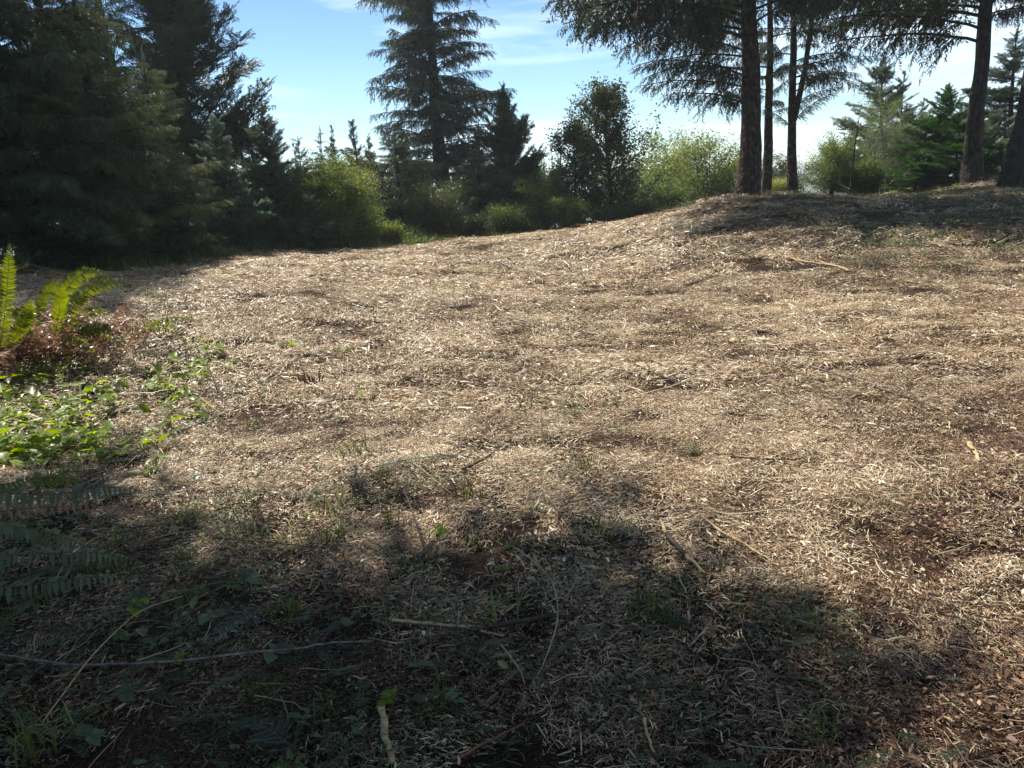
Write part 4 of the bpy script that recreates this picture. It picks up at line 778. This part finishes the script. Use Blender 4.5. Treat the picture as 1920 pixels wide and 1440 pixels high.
# near fern reaching in from the left edge
nb = Vector((-2.35, 2.75, float(zg(-2.35, 2.75)[0])))
root = thing('sword_fern', 'near fern reaching in from the left edge with bluish shaded fronds', 'fern', nb)
for k, (pts, mt, lw) in enumerate([([(-220, 1010, 2.9), (-60, 905, 3.05), (80, 938, 3.1), (200, 905, 3.15), (285, 925, 3.2)], 'fern_skylit', .075), ([(-220, 1090, 2.75), (-60, 1040, 2.75), (80, 1040, 2.8), (190, 1030, 2.85), (280, 1062, 2.9)], 'fern_skylit', .065),
        ([(-220, 1130, 2.6), (-60, 1105, 2.6), (60, 1100, 2.6), (180, 1075, 2.62), (275, 1090, 2.7)], 'fern_skylit', .06), ([(-220, 1060, 2.8), (-80, 985, 2.9), (40, 985, 3.0), (120, 1005, 3.05), (190, 1035, 3.1)], 'fern_skylit', .065), ([(-200, 960, 3.1), (-60, 925, 3.3), (40, 900, 3.4), (110, 890, 3.5), (160, 905, 3.5)], 'fern', .065), ([(-200, 1020, 3.0), (0, 950, 3.2), (150, 950, 3.3), (240, 940, 3.4), (330, 985, 3.45)], 'fern_dead', .055)]):
    frond(root, path_px(pts, nb), mt, lw, 34, .75, 590 + k, droop=.25, curlv=.22, parts=True, r=.003, face=.3, org=nb, jit=.5)

# ------------------------------------------------------------------ broad leaves and leafy plants
def leaf_mesh(kind, mat):
    if kind == 'oval': o = [(0, 0), (.12, .16), (.3, .27), (.5, .30), (.7, .22), (.88, .1), (1, 0)]
    elif kind == 'toothed': o = [(0, 0), (.03, .2), (.14, .26), (.16, .36), (.3, .36), (.34, .42), (.46, .34), (.52, .36), (.62, .24), (.7, .24), (.8, .12), (.86, .11), (1, 0)]
    else: o = [(0, 0), (-.08, .22), (.04, .28), (.02, .5), (.16, .44), (.26, .6), (.36, .4), (.44, .24), (.56, .34), (.68, .26), (.74, .34), (.84, .16), (1, 0)]
    n = len(o); V = []; T = []; fr = (-1, -.55, 0, .55, 1)
    for x, w in o:
        for q in fr: V.append((x + abs(q) * w * .18 * (kind != 'oval'), w * q * .9, .16 * abs(q) * w - .16 * x * x - .05 * q * q * (x > .4)))
    for k in range(n - 1):
        for c in range(4):
            i0 = k * 5 + c; T += [[i0, i0 + 5, i0 + 6], [i0, i0 + 6, i0 + 1]]
    T = [t_ for t_ in T if len(set(map(tuple, [V[q] for q in t_]))) == 3]
    V = np.array(V, float); V[:, 2] += .05 * vnoise(V * 5, 8) + .03 * vnoise(V * 11, 9); a = Acc(); a.add(V, np.array(T), np.random.RandomState(4).uniform(.35, .8, len(T))); o_ = a.build('leaf', M[mat], link=False, smooth=False); return o_.data
LM = {(k, m): leaf_mesh(k, m) for k in ('oval', 'toothed', 'lobed') for m in ('plant', 'leafgrey')}
def put_leaf(root, p, d, up, s, kind, mat, tone=None, name='leaf'):
    o = bpy.data.objects.new(name, LM[(kind, mat)]); C.objects.link(o)
    if root: o.parent = root
    X = Vector(d).normalized(); Y = Vector(up).cross(X).normalized(); Z = X.cross(Y)
    o.matrix_local = Matrix.Translation(Vector(p)) @ Matrix((X, Y, Z)).transposed().to_4x4() @ Matrix.Diagonal((s, s, s, 1)); return o
def leafy_plant(px, py, h, nleaf, s, label, kind='toothed', mat='plant', seed=0, lean=(0, 0), group=None, stem='stem_red', spread=1.0):
    rs = random.Random(seed); b = gp(px, py); root = thing('leafy_plant', label, 'plant', b, group)
    P = [np.array([lean[0] * t * h + rs.gauss(0, .01), lean[1] * t * h, h * t - .02 * (t == 0)]) for t in (0, .3, .6, 1)]
    a = Acc(); tube(a, P, [.003, .0025, .002, .001], 5, .5); a.build('stem', M[stem], root)
    for k in range(nleaf):
        t = .25 + .75 * (k + 1) / nleaf; p = np.array([np.interp(t, (0, .3, .6, 1), [q[c] for q in P]) for c in range(3)]); az = k * 2.4 + rs.uniform(-.5, .5); el = rs.uniform(-.1, .55)
        pet = np.array([math.cos(az), math.sin(az), .35]) * s * .6 * spread; d = (math.cos(az) * math.cos(el), math.sin(az) * math.cos(el), math.sin(el) - .15)
        q = Acc(); tube(q, [p, p + pet * .6, p + pet], [.0014, .0012, .001], 4, .5); 
        lf = put_leaf(root, p + pet, d, (rs.gauss(0, .35), rs.gauss(0, .35), 1), s * 1.3 * rs.uniform(.6, 1.15), kind, mat)
        pe = q.build('petiole', M[stem], root)
    return root
for k, (px, py, h, n, s, kd, lb) in enumerate([(150, 800, .20, 9, .085, 'toothed', 'upright green plant with toothed leaves on a dark stem at left'), (35, 850, .16, 8, .12, 'lobed', 'broad-leaved green plant at the left edge above the near fern'), (75, 850, .14, 6, .11, 'toothed', 'green plant with wide leaves right of the one on the left edge'),
        (130, 835, .10, 5, .10, 'oval', 'low green plant between the upright stem and the left edge plants'), (185, 745, .18, 7, .08, 'oval', 'green plant with pointed leaves just below the fern clump'), (195, 775, .12, 6, .07, 'toothed', 'small green plant below the one under the fern clump'),
        (305, 742, .14, 11, .075, 'lobed', 'bright yellow green plant right of the fern clump'), (320, 760, .08, 6, .06, 'toothed', 'low green sprout at the foot of the bright yellow green plant'), (245, 770, .08, 5, .06, 'oval', 'small green sprout left of the bright yellow green plant'),
        (10, 880, .12, 6, .09, 'oval', 'dark leafed plant low on the left edge'), (95, 725, .10, 5, .07, 'toothed', 'green sprout in the dark under the fern clump'), (400, 665, .10, 7, .08, 'lobed', 'yellow green seedling in the sun above the pale field litter at left'), (430, 690, .07, 5, .07, 'toothed', 'small yellow green seedling below and right of the larger one in the sunny field'),
        (540, 655, .06, 5, .06, 'lobed', 'tiny bright seedling standing alone in the mid field'), (370, 655, .1, 5, .07, 'toothed', 'yellow green seedling nearest the fern in the sunny field'), (690, 750, .10, 5, .06, 'oval', 'small green seedling left of centre in the sun'),
        (560, 752, .05, 4, .06, 'lobed', 'green leaf pair beside a dark hollow in the litter'), (640, 665, .05, 4, .06, 'lobed', 'low green seedling near mid field left of centre')]):
    leafy_plant(px, py, h, n, s, lb, kd, 'plant', 600 + k, (rnd.uniform(-.2, .3), rnd.uniform(-.2, .2)), group='green seedlings at the left of the clearing')
def leaf_sprig(px, py, s, label, kind='toothed', mat='leafgrey', n=3, h=.05, seed=0, az0=0.):
    rs = random.Random(seed); b = gp(px, py); root = thing('leaf_sprig', label, 'leaf', b)
    a = Acc(); tube(a, [(0, 0, -.01), (0, 0, h * .6), (.01, 0, h)], [.002, .0016, .001], 5, .5); a.build('stem', M['stem_red'], root)
    for k in range(n):
        az = az0 + (k - (n - 1) / 2) * 1.5 + rs.uniform(-.2, .2); put_leaf(root, (0, 0, h), (math.cos(az), math.sin(az), rs.uniform(-.3, .3)), (rs.gauss(0, .35), rs.gauss(0, .35), 1), .72 * s * rs.uniform(.8, 1.1), kind, mat)
    return root
for k, (px, py, s, kd, mt, n, h, az, lb) in enumerate([(818, 1004, .10, 'lobed', 'plant', 2, .04, .3, 'bright green lobed leaf at the edge of the near shade'), (945, 1088, .075, 'lobed', 'plant', 2, .05, 1.5, 'pair of small yellow green leaves in the near shade'),
        (515, 1248, .11, 'toothed', 'leafgrey', 3, .06, 0, 'grey green three-part bramble leaf lying over the thorny cane'), (795, 1272, .12, 'toothed', 'leafgrey', 2, .05, 2.0, 'dull grey green leaf in the dark right of the thorny cane'), (230, 1330, .10, 'toothed', 'leafgrey', 3, .06, 1, 'grey leaf cluster below the thorny cane at left'),
        (255, 1165, .10, 'lobed', 'plant', 3, .07, .5, 'yellowish lobed leaf in the shade under the near fern'), (1515, 1292, .085, 'lobed', 'leafgrey', 2, .03, .2, 'small grey green leaf in the deepest part of the near shade'), (1045, 1040, .05, 'oval', 'plant', 2, .04, 2, 'tiny green leaf by the thin stalk in the near shade'),
        (395, 1180, .11, 'toothed', 'leafgrey', 3, .06, 0, 'dark bramble leaf left of the thin diagonal stalk'), (170, 1405, .09, 'toothed', 'leafgrey', 3, .05, 1, 'grey leaves near the bottom left corner'), (330, 1255, .08, 'oval', 'plant', 2, .05, 0, 'small green leaf just above the thorny cane'),
        (740, 1335, .09, 'lobed', 'plant', 2, .06, 3, 'dark green leaf beside the pale splinter at the bottom'), (850, 1340, .09, 'toothed', 'leafgrey', 2, .05, 1, 'dull leaf right of the pale splinter at the bottom'), (60, 980, .10, 'oval', 'leafgrey', 3, .08, 0, 'grey green round leaves under the upper near frond'),
        (160, 985, .09, 'oval', 'leafgrey', 3, .07, 1.5, 'round grey leaves between the two near fronds'), (365, 905, .1, 'toothed', 'leafgrey', 2, .05, 0, 'grey leaf at the sunny edge right of the near fern'), (545, 940, .06, 'oval', 'leafgrey', 2, .03, 0, 'pale blue green leaf at the shade edge left of the lichen tuft'),
        (760, 925, .07, 'oval', 'leafgrey', 1, .02, 0, 'pale leaf lying right of the lichen tuft'), (920, 980, .06, 'oval', 'leafgrey', 1, .02, 1, 'pale leaf lying by the dark hollow'), (1590, 895, .04, 'oval', 'leafgrey', 1, .01, 0, 'small green leaf in the sunny litter at right'), (640, 1190, .09, 'toothed', 'leafgrey', 3, .05, 2, 'dark leaves left of the pale split branch'), (470, 1105, .1, 'toothed', 'leafgrey', 3, .06, 1, 'dark bramble leaves in the shade left of centre')]):
    leaf_sprig(px, py, s, lb, kd, mt, n, h, 700 + k, az)

# ------------------------------------------------------------------ sticks, splinters, stems
def stick(label, pts, r, mat='stick', cat='stick', name='stick', lift=.035, arch=0.0, taper=.5, sides=7, flat=1.0, seed=0, rough=.22, tips=None):
    G = [np.array(gp(*q[:2])) for q in pts]; G = [g + np.array([0, 0, (lift if len(q) < 3 else q[2])]) for g, q in zip(G, pts)]; G = np.array(G); o = G[0].copy(); k = len(G); t = np.linspace(0, k - 1, max(8, k * 4))
    P = np.array([np.interp(t, range(k), G[:, c]) for c in range(3)]).T
    for _ in range(2): P[1:-1] = (P[:-2] + 2 * P[1:-1] + P[2:]) / 4
    P[:, 2] += arch * np.sin(np.linspace(0, math.pi, len(P))); P -= o; rk = np.random.RandomState(len(label)); P[1:-1] += rk.normal(0, r * .28, (len(P) - 2, 3)) * [1, 1, .5]
    root = thing(name, label, cat, o); n = len(P)
    r = r * 1.25; rr = r * (1 - taper * np.linspace(0, 1, n))
    if tips:                                  # stripped pale ends on a bark covered middle
        i0, i1 = int(n * tips[0]), int(n * tips[1])
        a = Acc(); tube(a, P[:i0 + 1], rr[:i0 + 1] * np.linspace(.4, .85, i0 + 1), sides, .5, seed, rough); a.build('broken_end', M['woodpale'], root, smooth=True)
        a = Acc(); tube(a, P[i1 - 1:], rr[i1 - 1:] * np.linspace(.85, .3, n - i1 + 1), sides, .5, seed, rough); a.build('broken_end', M['woodpale'], root, smooth=True)
        a = Acc(); tube(a, P[i0:i1], rr[i0:i1], sides, .5, seed, rough); a.build('bark', M[mat], root, smooth=True)
    else:
        a = Acc(); tube(a, P, rr, sides, .5, seed, rough)
        V = a.V[0]
        if flat != 1: V[:, 2] = np.repeat(P[:, 2], sides) + (V[:, 2] - np.repeat(P[:, 2], sides)) * flat
        o2 = a.build(name, M[mat], smooth=True); o2.location = o; tag(o2, label, cat); bpy.data.objects.remove(root); return o2
    return root
stick('pale split branch lying in the shade right of centre bottom', [(738, 1178), (790, 1182), (870, 1190), (945, 1208)], .0085, 'woodpale', cat='branch', name='split_branch', flat=.5, taper=.4)
stick('dark stick crossing the end of the pale split branch', [(885, 1196), (960, 1182), (1062, 1166)], .009, 'stick', taper=.3)
cane = stick('long grey lilac thorny cane lying across the lower left', [(-20, 1245, .05), (60, 1262, .06), (140, 1276, .06), (240, 1277, .07), (350, 1272, .07), (480, 1260, .08), (560, 1250, .07), (620, 1232, .06), (700, 1216, .03)], .004, 'stick_grey', cat='cane', name='thorny_cane', taper=.3)
TH = Acc(); ck = [Vector(v.co) for v in cane.data.vertices]; V, T = [], []
for k in range(3, len(ck) - 8, 9):
    c_ = np.array(ck[k]); d_ = norm(np.array([rnd.gauss(0, .5), rnd.gauss(0, .6), 1.0])); kite(V, T, c_, d_, np.array([1., 0, 0]), .012, .005)
TH.add(V, T, .5); tag(TH.build('thorns', M['stick_grey'], cane), kind='stuff')
stick('thin straight tan stalk running diagonally over the thorny cane', [(85, 1375, .04), (180, 1275, .10), (270, 1185, .10), (348, 1142, .06)], .0028, 'stem', cat='stalk', name='stalk', taper=.4)
stick('arched tan stem curving down through the near shade', [(955, 1028, .02), (1005, 1072, .05), (1042, 1125, .07), (1050, 1185, .06), (1030, 1240, .04), (1000, 1292, .01)], .0035, 'stem', cat='stem', name='arched_stem', taper=.4)
stick('broken branch with pale stripped ends on the sunny litter', [(1238, 985), (1256, 1022), (1285, 1055), (1325, 1090)], .010, 'stick', cat='branch', name='broken_branch', tips=(.3, .72), taper=.1)
stick('pale split stem right of the broken branch', [(1312, 978), (1352, 1010), (1395, 1032), (1432, 1058)], .0055, 'woodpale', cat='stick', taper=.3)
stick('thin dark cane running to the broken branch', [(1048, 1035), (1085, 1056), (1160, 1068), (1255, 1042)], .0035, 'stick', name='thin_cane', cat='cane', taper=.3)
stick('thin dark twig running from the lichen tuft to the right', [(695, 895, .05), (735, 935, .05), (780, 948, .04), (832, 957)], .004, 'stick', cat='twig', name='twig')
stick('upright dark twig leaning beside the bark chunk', [(805, 1058, .0), (778, 1000, .12), (764, 975, .17)], .005, 'stick', cat='twig', name='twig')
stick('thick mottled bark chunk at the foot of the leaning twig', [(792, 1056), (805, 1040), (816, 1026)], .016, 'stick', cat='bark chunk', name='bark_chunk', taper=.6, flat=.6, sides=9, rough=.45)
stick('long pale wood splinter at the bottom edge', [(714, 1342), (722, 1385), (738, 1450)], .012, 'woodpale', cat='splinter', name='wood_splinter', flat=.3, taper=.45, rough=.4, sides=6)
stick('reddish stick running into the bottom edge right of the splinter', [(850, 1445), (915, 1410), (985, 1375)], .0055, 'stem_red')
stick('dark stick low in the shade right of bottom centre', [(1130, 1315), (1200, 1308), (1280, 1303)], .006, 'stick')
stick('pale curved strip lying at the bottom right of the shade', [(1208, 1365), (1213, 1395), (1228, 1430)], .005, 'woodpale', cat='strip', name='wood_strip', flat=.5)
stick('long weathered grey stick across the middle right', [(1478, 682), (1540, 700), (1610, 722), (1690, 740), (1762, 762)], .006, 'stick_grey', taper=.5)
stick('dark thin stick in the middle right below the long grey one', [(1640, 735), (1700, 752), (1760, 778)], .009, 'stick')
stick('reddish stick in the upper middle of the clearing', [(1280, 541), (1305, 534), (1335, 523)], .018, 'stick')
stick('white stripped twig below the mound shade', [(1480, 488), (1520, 496), (1560, 502)], .016, 'woodpale', cat='twig', name='twig')
stick('white stripped twig right of its twin below the mound shade', [(1535, 495), (1570, 503), (1592, 512)], .018, 'woodpale', cat='twig', name='twig')
stick('pale split wood piece in the sunny right field', [(1816, 840), (1826, 858), (1836, 876)], .014, 'woodpale', cat='wood chip', name='wood_piece', flat=.5, rough=.15)
stick('straight grey stick slanting in the sunny left field', [(335, 818), (390, 795), (450, 771)], .007, 'stick_grey')
stick('pale curled strip in the sunny left field', [(262, 826), (285, 832), (300, 848), (314, 866)], .006, 'woodpale', cat='strip', name='wood_strip', flat=.5)
stick('leaning dark twig stub in the left field', [(420, 762, 0), (408, 738, .10), (393, 716, .16)], .008, 'stick', cat='twig', name='twig')
stick('pale thin twig pair low left of the leaning stub', [(375, 750), (395, 768), (420, 786)], .005, 'woodpale', cat='twig', name='twig')
stick('long stick angled in the litter right of the lichen tuft', [(870, 890), (905, 872), (935, 852)], .008, 'stick')
stick('long thin twig slanting from the green sprig towards the centre', [(745, 850, .02), (800, 895, .03), (850, 932, .01)], .004, 'stem', cat='twig', name='twig')
stick('thin upright twig in the sunny centre', [(1020, 838, 0), (1017, 815, .08), (1018, 797, .13)], .004, 'stick', cat='twig', name='twig')
stick('thin twig leaning over the sunny centre litter', [(790, 705, .09), (778, 750, .04), (768, 788, 0)], .004, 'stick', cat='twig', name='twig')
stick('dark stick lying in the right foreground litter', [(1370, 867), (1440, 872), (1525, 870)], .005, 'stick')
stick('thin brown stick lying in the right mid litter', [(1190, 690), (1240, 712), (1300, 735)], .007, 'stick')
stick('dark stick stub in the mid field below the mound', [(1420, 628), (1445, 630), (1470, 634)], .016, 'stick')
stick('pale stick on the bank at the right edge', [(1868, 462), (1890, 450), (1915, 437)], .02, 'woodpale')
stick('grey curved cane over the lower left litter', [(410, 1155, .03), (460, 1165, .04), (525, 1182, .02)], .003, 'stick_grey', cat='cane', name='thin_cane')
stick('thin tan stalk above the near shade at left', [(245, 1038, .04), (330, 1015, .05), (405, 1003, .03)], .003, 'stem', cat='stalk', name='stalk')
stick('thin dark cane crossing the middle of the near shade', [(400, 1020), (520, 1030), (640, 1045)], .003, 'stick', cat='cane', name='thin_cane')
stick('tan stem hanging in the bottom right litter', [(1455, 1310), (1462, 1350), (1478, 1400)], .003, 'stem', cat='stem', name='bent_stem')
stick('pale wood strip near the bottom edge, right of centre', [(940, 1225), (975, 1270), (985, 1300)], .004, 'stem', cat='strip', name='wood_strip')
# short upright splinters and stump
def splinter_clump(px, py, n, h, w, label, mat, name, cat, seed):
    rs = random.Random(seed); b = gp(px, py); root = thing(name, label, cat, b)
    for k in range(n):
        a = Acc(); x, y = rs.gauss(0, w), rs.gauss(0, w * .6); l = h * rs.uniform(.5, 1); tube(a, [(x, y, -.02), (x * 1.2 + rs.gauss(0, .005), y, l * .6), (x * 1.5 + rs.gauss(0, .01), y, l)], [.007, .006, .001], 5, .5, k, .2); a.build('splinter', M[mat], root)
    return root
splinter_clump(318, 806, 6, .10, .010, 'orange torn wood stub standing up in the left field', 'woodorange', 'torn_stub', 'stub', 1)
splinter_clump(750, 0 + 868, 3, .04, .01, 'short torn stub behind the green sprig', 'woodorange', 'torn_stub', 'stub', 2)
splinter_clump(470, 855, 4, .05, .012, 'small torn brown stub in the sunny left litter', 'woodorange', 'torn_stub', 'stub', 3)
st = splinter_clump(585, 722, 16, .13, .055, 'shattered reddish stump with two thin shoots in the field', 'stem_red', 'stump', 'stump', 4)
for px, h, dx in ((0, .26, -.06), (0, .22, .08)):
    a = Acc(); tube(a, [(dx * .8, 0, 0), (dx, 0, h * .5), (dx * 1.5, 0, h)], [.005, .004, .002], 5, .5); a.build('shoot', M['stick'], st)
# cones
def cone(px, py, label, az):
    b = gp(px, py, .012); root = thing('spruce_cone', label, 'cone', b, 'fallen cones'); a = Acc(); V, T = [], []
    for k in range(60):
        t = k / 60; r_ = .011 * math.sin(math.pi * min(.97, t * .85 + .12)); th = k * 2.4; p = np.array([t * .055 - .027, r_ * .6 * math.cos(th), r_ * .6 * math.sin(th)]); o = np.array([0, math.cos(th), math.sin(th)]); kite(V, T, p, norm(o * .7 + np.array([1., 0, 0])), norm(np.cross(o, [1., 0, 0])), .011, .011, -.1)
    a.add(V, T, .5); m = a.build('scales', M['cone'], root); a = Acc(); tube(a, [(-.028, 0, 0), (0, 0, 0), (.028, 0, 0)], [.004, .007, .002], 6, .5); a.build('core', M['cone'], root); root.rotation_euler = (0, .1, az)
cone(1478, 1003, 'brown spruce cone on the sunny litter right of centre', -.4); cone(1218, 1040, 'brown spruce cone at the thin cane end near the broken branch', 1.2)
# cut conifer sprigs
def sprig(px, py, px2, py2, w, label, mat, seed, lift=.03, name='spruce_sprig', nside=9):
    rs = np.random.RandomState(seed); A, B = np.array(gp(px, py)), np.array(gp(px2, py2)); o = A.copy(); root = thing(name, label, 'sprig', o); d = B - A; Ls = np.linalg.norm(d); d = d / Ls; s = norm(np.cross(d, [0, 0, 1.]))
    P = np.array([d * Ls * t + np.array([0, 0, lift + .02 * math.sin(t * 3)]) for t in np.linspace(0, 1, 7)]); a = Acc(); tube(a, P, np.linspace(.004, .0015, 7), 5, .5); V, T = [], []
    def needles(p0, dd, ln):
        ss = norm(np.cross(dd, [0, 0, 1.])); m = max(6, int(ln / .004))
        for j in range(m):
            q = p0 + dd * ln * j / m
            for sg in (-1, 1): kite(V, T, q, norm(dd * .5 + ss * sg + np.array([0, 0, rs.uniform(-.1, .6)])), norm(np.cross(dd, ss) * .5 + dd), .014, .0028)
    for k in range(nside):
        t = (k + .5) / nside; p0 = d * Ls * t + np.array([0, 0, lift + .02 * math.sin(t * 3)])
        for sg in (-1, 1):
            dd = norm(d * .7 + s * sg * .8 + np.array([0, 0, rs.uniform(-.15, .25)])); ln = w * (1 - .6 * t) * rs.uniform(.6, 1.1); tube(a, [p0, p0 + dd * ln], [.0016, .001], 4, .5); needles(p0, dd, ln)
    needles(P[0], d, Ls); a.build('twig', M['stick'], root); b_ = Acc(); b_.add(V, T, .7); b_.build('needles', M[mat], root)
sprig(700, 885, 860, 862, .16, 'pale blue green spruce sprig lying flat right of the lichen tuft', 'spruce_blue', 1)
sprig(560, 1425, 470, 1372, .12, 'blue green spruce sprig lying near the bottom edge', 'spruce_blue', 2)
sprig(1290, 1185, 1225, 1172, .07, 'green spruce sprig in the middle of the near shade', 'fir', 3)
sprig(690, 905, 735, 895, .08, 'small dark green sprig just right of the lichen tuft', 'fir', 4)
sprig(480, 1160, 395, 1225, .09, 'grey green sprig in the dark left of the pale split branch', 'spruce_blue', 5)
sprig(1310, 860, 1290, 850, .08, 'small green sprig in the sunny litter right of centre', 'fir', 6)
# lichen tuft
b = gp(672, 925); root = thing('lichen_tuft', 'upright grey lichen covered dead branch tip in the sun', 'dead branch', b); a = Acc(); rsL = np.random.RandomState(5); V, T = [], []
for k in range(26):
    P = limb_curve((0, 0, 0), rsL.uniform(0, 6.283), rad(rsL.uniform(50, 88)), rad(rsL.uniform(20, 80)), rsL.uniform(.08, .19), 5, rsL, .25); tube(a, P, np.linspace(.0025, .001, 6), 4, .5, cap=False)
    for j in range(34):
        q = P[rsL.randint(1, 6)] + rsL.normal(0, .008, 3); dd = norm(rsL.normal(0, 1, 3)); kite(V, T, q, dd, norm(np.cross(dd, rsL.normal(0, 1, 3))), rsL.uniform(.008, .02), .0035)
a.build('twig', M['stick_grey'], root); c = Acc(); c.add(V, T, np.random.RandomState(2).uniform(.2, .9, len(T))); c.build('lichen', M['lichen'], root)
# grass tufts one can point at
def tuft(px, py, n, h, label, seed, spread=.02, group=None):
    rs = np.random.RandomState(seed); b = gp(px, py); a = Acc()
    for k in range(n):
        p = np.array([rs.normal(0, spread), rs.normal(0, spread), -.01]); l = h * rs.uniform(.5, 1); az = rs.rand() * 6.283; o = np.array([math.cos(az), math.sin(az), 0]); s = np.array([-math.sin(az), math.cos(az), 0]) * .0028; bb = rs.uniform(.1, .8)
        P = [p + np.array([0, 0, 1.]) * l * t * (1 - .4 * bb * t) + o * l * bb * t * t for t in (0, .35, .7, 1)]; a.add([P[0] - s, P[0] + s, P[1] + s, P[1] - s, P[2] + s * .8, P[2] - s * .8, P[3], P[3] + s * .1], [[0, 1, 2, 3], [3, 2, 4, 5], [5, 4, 6, 7]], rs.uniform(.4, .8))
    o = a.build('grass_tuft', M['grass']); o.location = b; tag(o, label, 'grass tuft', group)
tuft(732, 985, 18, .17, 'upright grass tuft below the lichen tuft', 1); tuft(225, 1020, 10, .16, 'thin grass tuft right of the near fronds', 2); tuft(75, 1420, 14, .26, 'long arching grass blades at the bottom left corner', 3, .03)
tuft(548, 1150, 12, .14, 'grass tuft in the shade above the thorny cane', 4); tuft(955, 1040, 8, .09, 'short grass tuft at the top of the arched stem', 5); tuft(360, 1135, 14, .14, 'green grass tuft left of the thorny cane middle', 6, .03)
tuft(560, 685, 12, .12, 'small grass tuft beside the shattered stump', 7); tuft(5, 1190, 12, .22, 'dark grass tuft on the left edge under the near fern', 8, .03); tuft(310, 930, 12, .12, 'grass tuft at the shade edge right of the near fern', 9, .03)
# bird
b = pxy(1030, 42, 70); root = thing('bird', 'small dark bird gliding in the open sky', 'bird', b); a = Acc()
tube(a, [(0, -.28, 0), (0, -.15, .02), (0, .1, .02), (0, .25, 0), (0, .36, -.01)], [.02, .07, .08, .05, .01], 8, .5); a.build('body', M['bird'], root, smooth=True)
for sg in (-1, 1):
    a = Acc(); a.add([(0, .12, .03), (0, -.12, .03), (sg * .35, -.08, .16), (sg * .35, .18, .18), (sg * .8, -.12, .08), (sg * .8, .02, .09), (0, .12, .01), (0, -.12, .01), (sg * .35, -.08, .14), (sg * .35, .18, .16), (sg * .8, -.12, .07), (sg * .8, .02, .08)],
                     [[0, 1, 2, 3], [3, 2, 4, 5], [6, 9, 8, 7], [9, 11, 10, 8], [0, 3, 9, 6], [3, 5, 11, 9], [1, 7, 8, 2], [2, 8, 10, 4], [5, 4, 10, 11]], .5); a.build('wing', M['bird'], root)
a = Acc(); a.add([(-.03, -.26, 0), (.03, -.26, 0), (.08, -.42, 0), (-.08, -.42, 0), (0, -.26, .02)], [[0, 1, 2, 3], [0, 3, 4, 4]], .5) if False else a.add([(-.03, -.26, 0), (.03, -.26, 0), (.08, -.42, 0), (-.08, -.42, 0)], [[0, 1, 2, 3]], .5); a.build('tail', M['bird'], root)

# ------------------------------------------------------------------ distant hill
hx = np.linspace(-200, 900, 60); hy = np.linspace(700, 1300, 14); HX, HY = np.meshgrid(hx, hy)
hz = -30 + 34 * np.sin(np.clip((HY - 700) / 600, 0, 1) * math.pi) * (1 + .3 * vnoise(np.c_[HX.ravel(), HY.ravel()] / 160, 3).reshape(HX.shape))
i = np.arange(13)[:, None] * 60 + np.arange(59)[None]; hill = mesh_tris('hill', np.c_[HX.ravel(), HY.ravel(), hz.ravel()], np.stack([i, i + 1, i + 61, i + 60], -1).reshape(-1, 4), M['farwood'], smooth=True); tag(hill, kind='structure')
tot = sum(len(m.loops) - 2 * len(m.polygons) for m in bpy.data.meshes); print('TRIS', tot, 'OBJ', len(bpy.data.objects))

# ------------------------------------------------------------------ thin daylight haze over the whole place
hz = bpy.data.meshes.new('haze'); x0, x1, y0, y1, z0, z1 = -1600, 1600, -1500, 2750, -60, 19
hz.from_pydata([(x, y, z) for x in (x0, x1) for y in (y0, y1) for z in (z0, z1)], [], [(0, 1, 3, 2), (4, 6, 7, 5), (0, 4, 5, 1), (2, 3, 7, 6), (0, 2, 6, 4), (1, 5, 7, 3)]); ho = bpy.data.objects.new('haze', hz); C.objects.link(ho); tag(ho, kind='stuff')
m = bpy.data.materials.new('haze_air'); m.use_nodes = True; m.node_tree.nodes.clear(); o_ = m.node_tree.nodes.new('ShaderNodeOutputMaterial'); pv = m.node_tree.nodes.new('ShaderNodeVolumePrincipled')
pv.inputs['Color'].default_value = (.86, .93, 1, 1); pv.inputs['Density'].default_value = .0009; pv.inputs['Anisotropy'].default_value = .25; m.node_tree.links.new(pv.outputs[0], o_.inputs['Volume']); hz.materials.append(m)
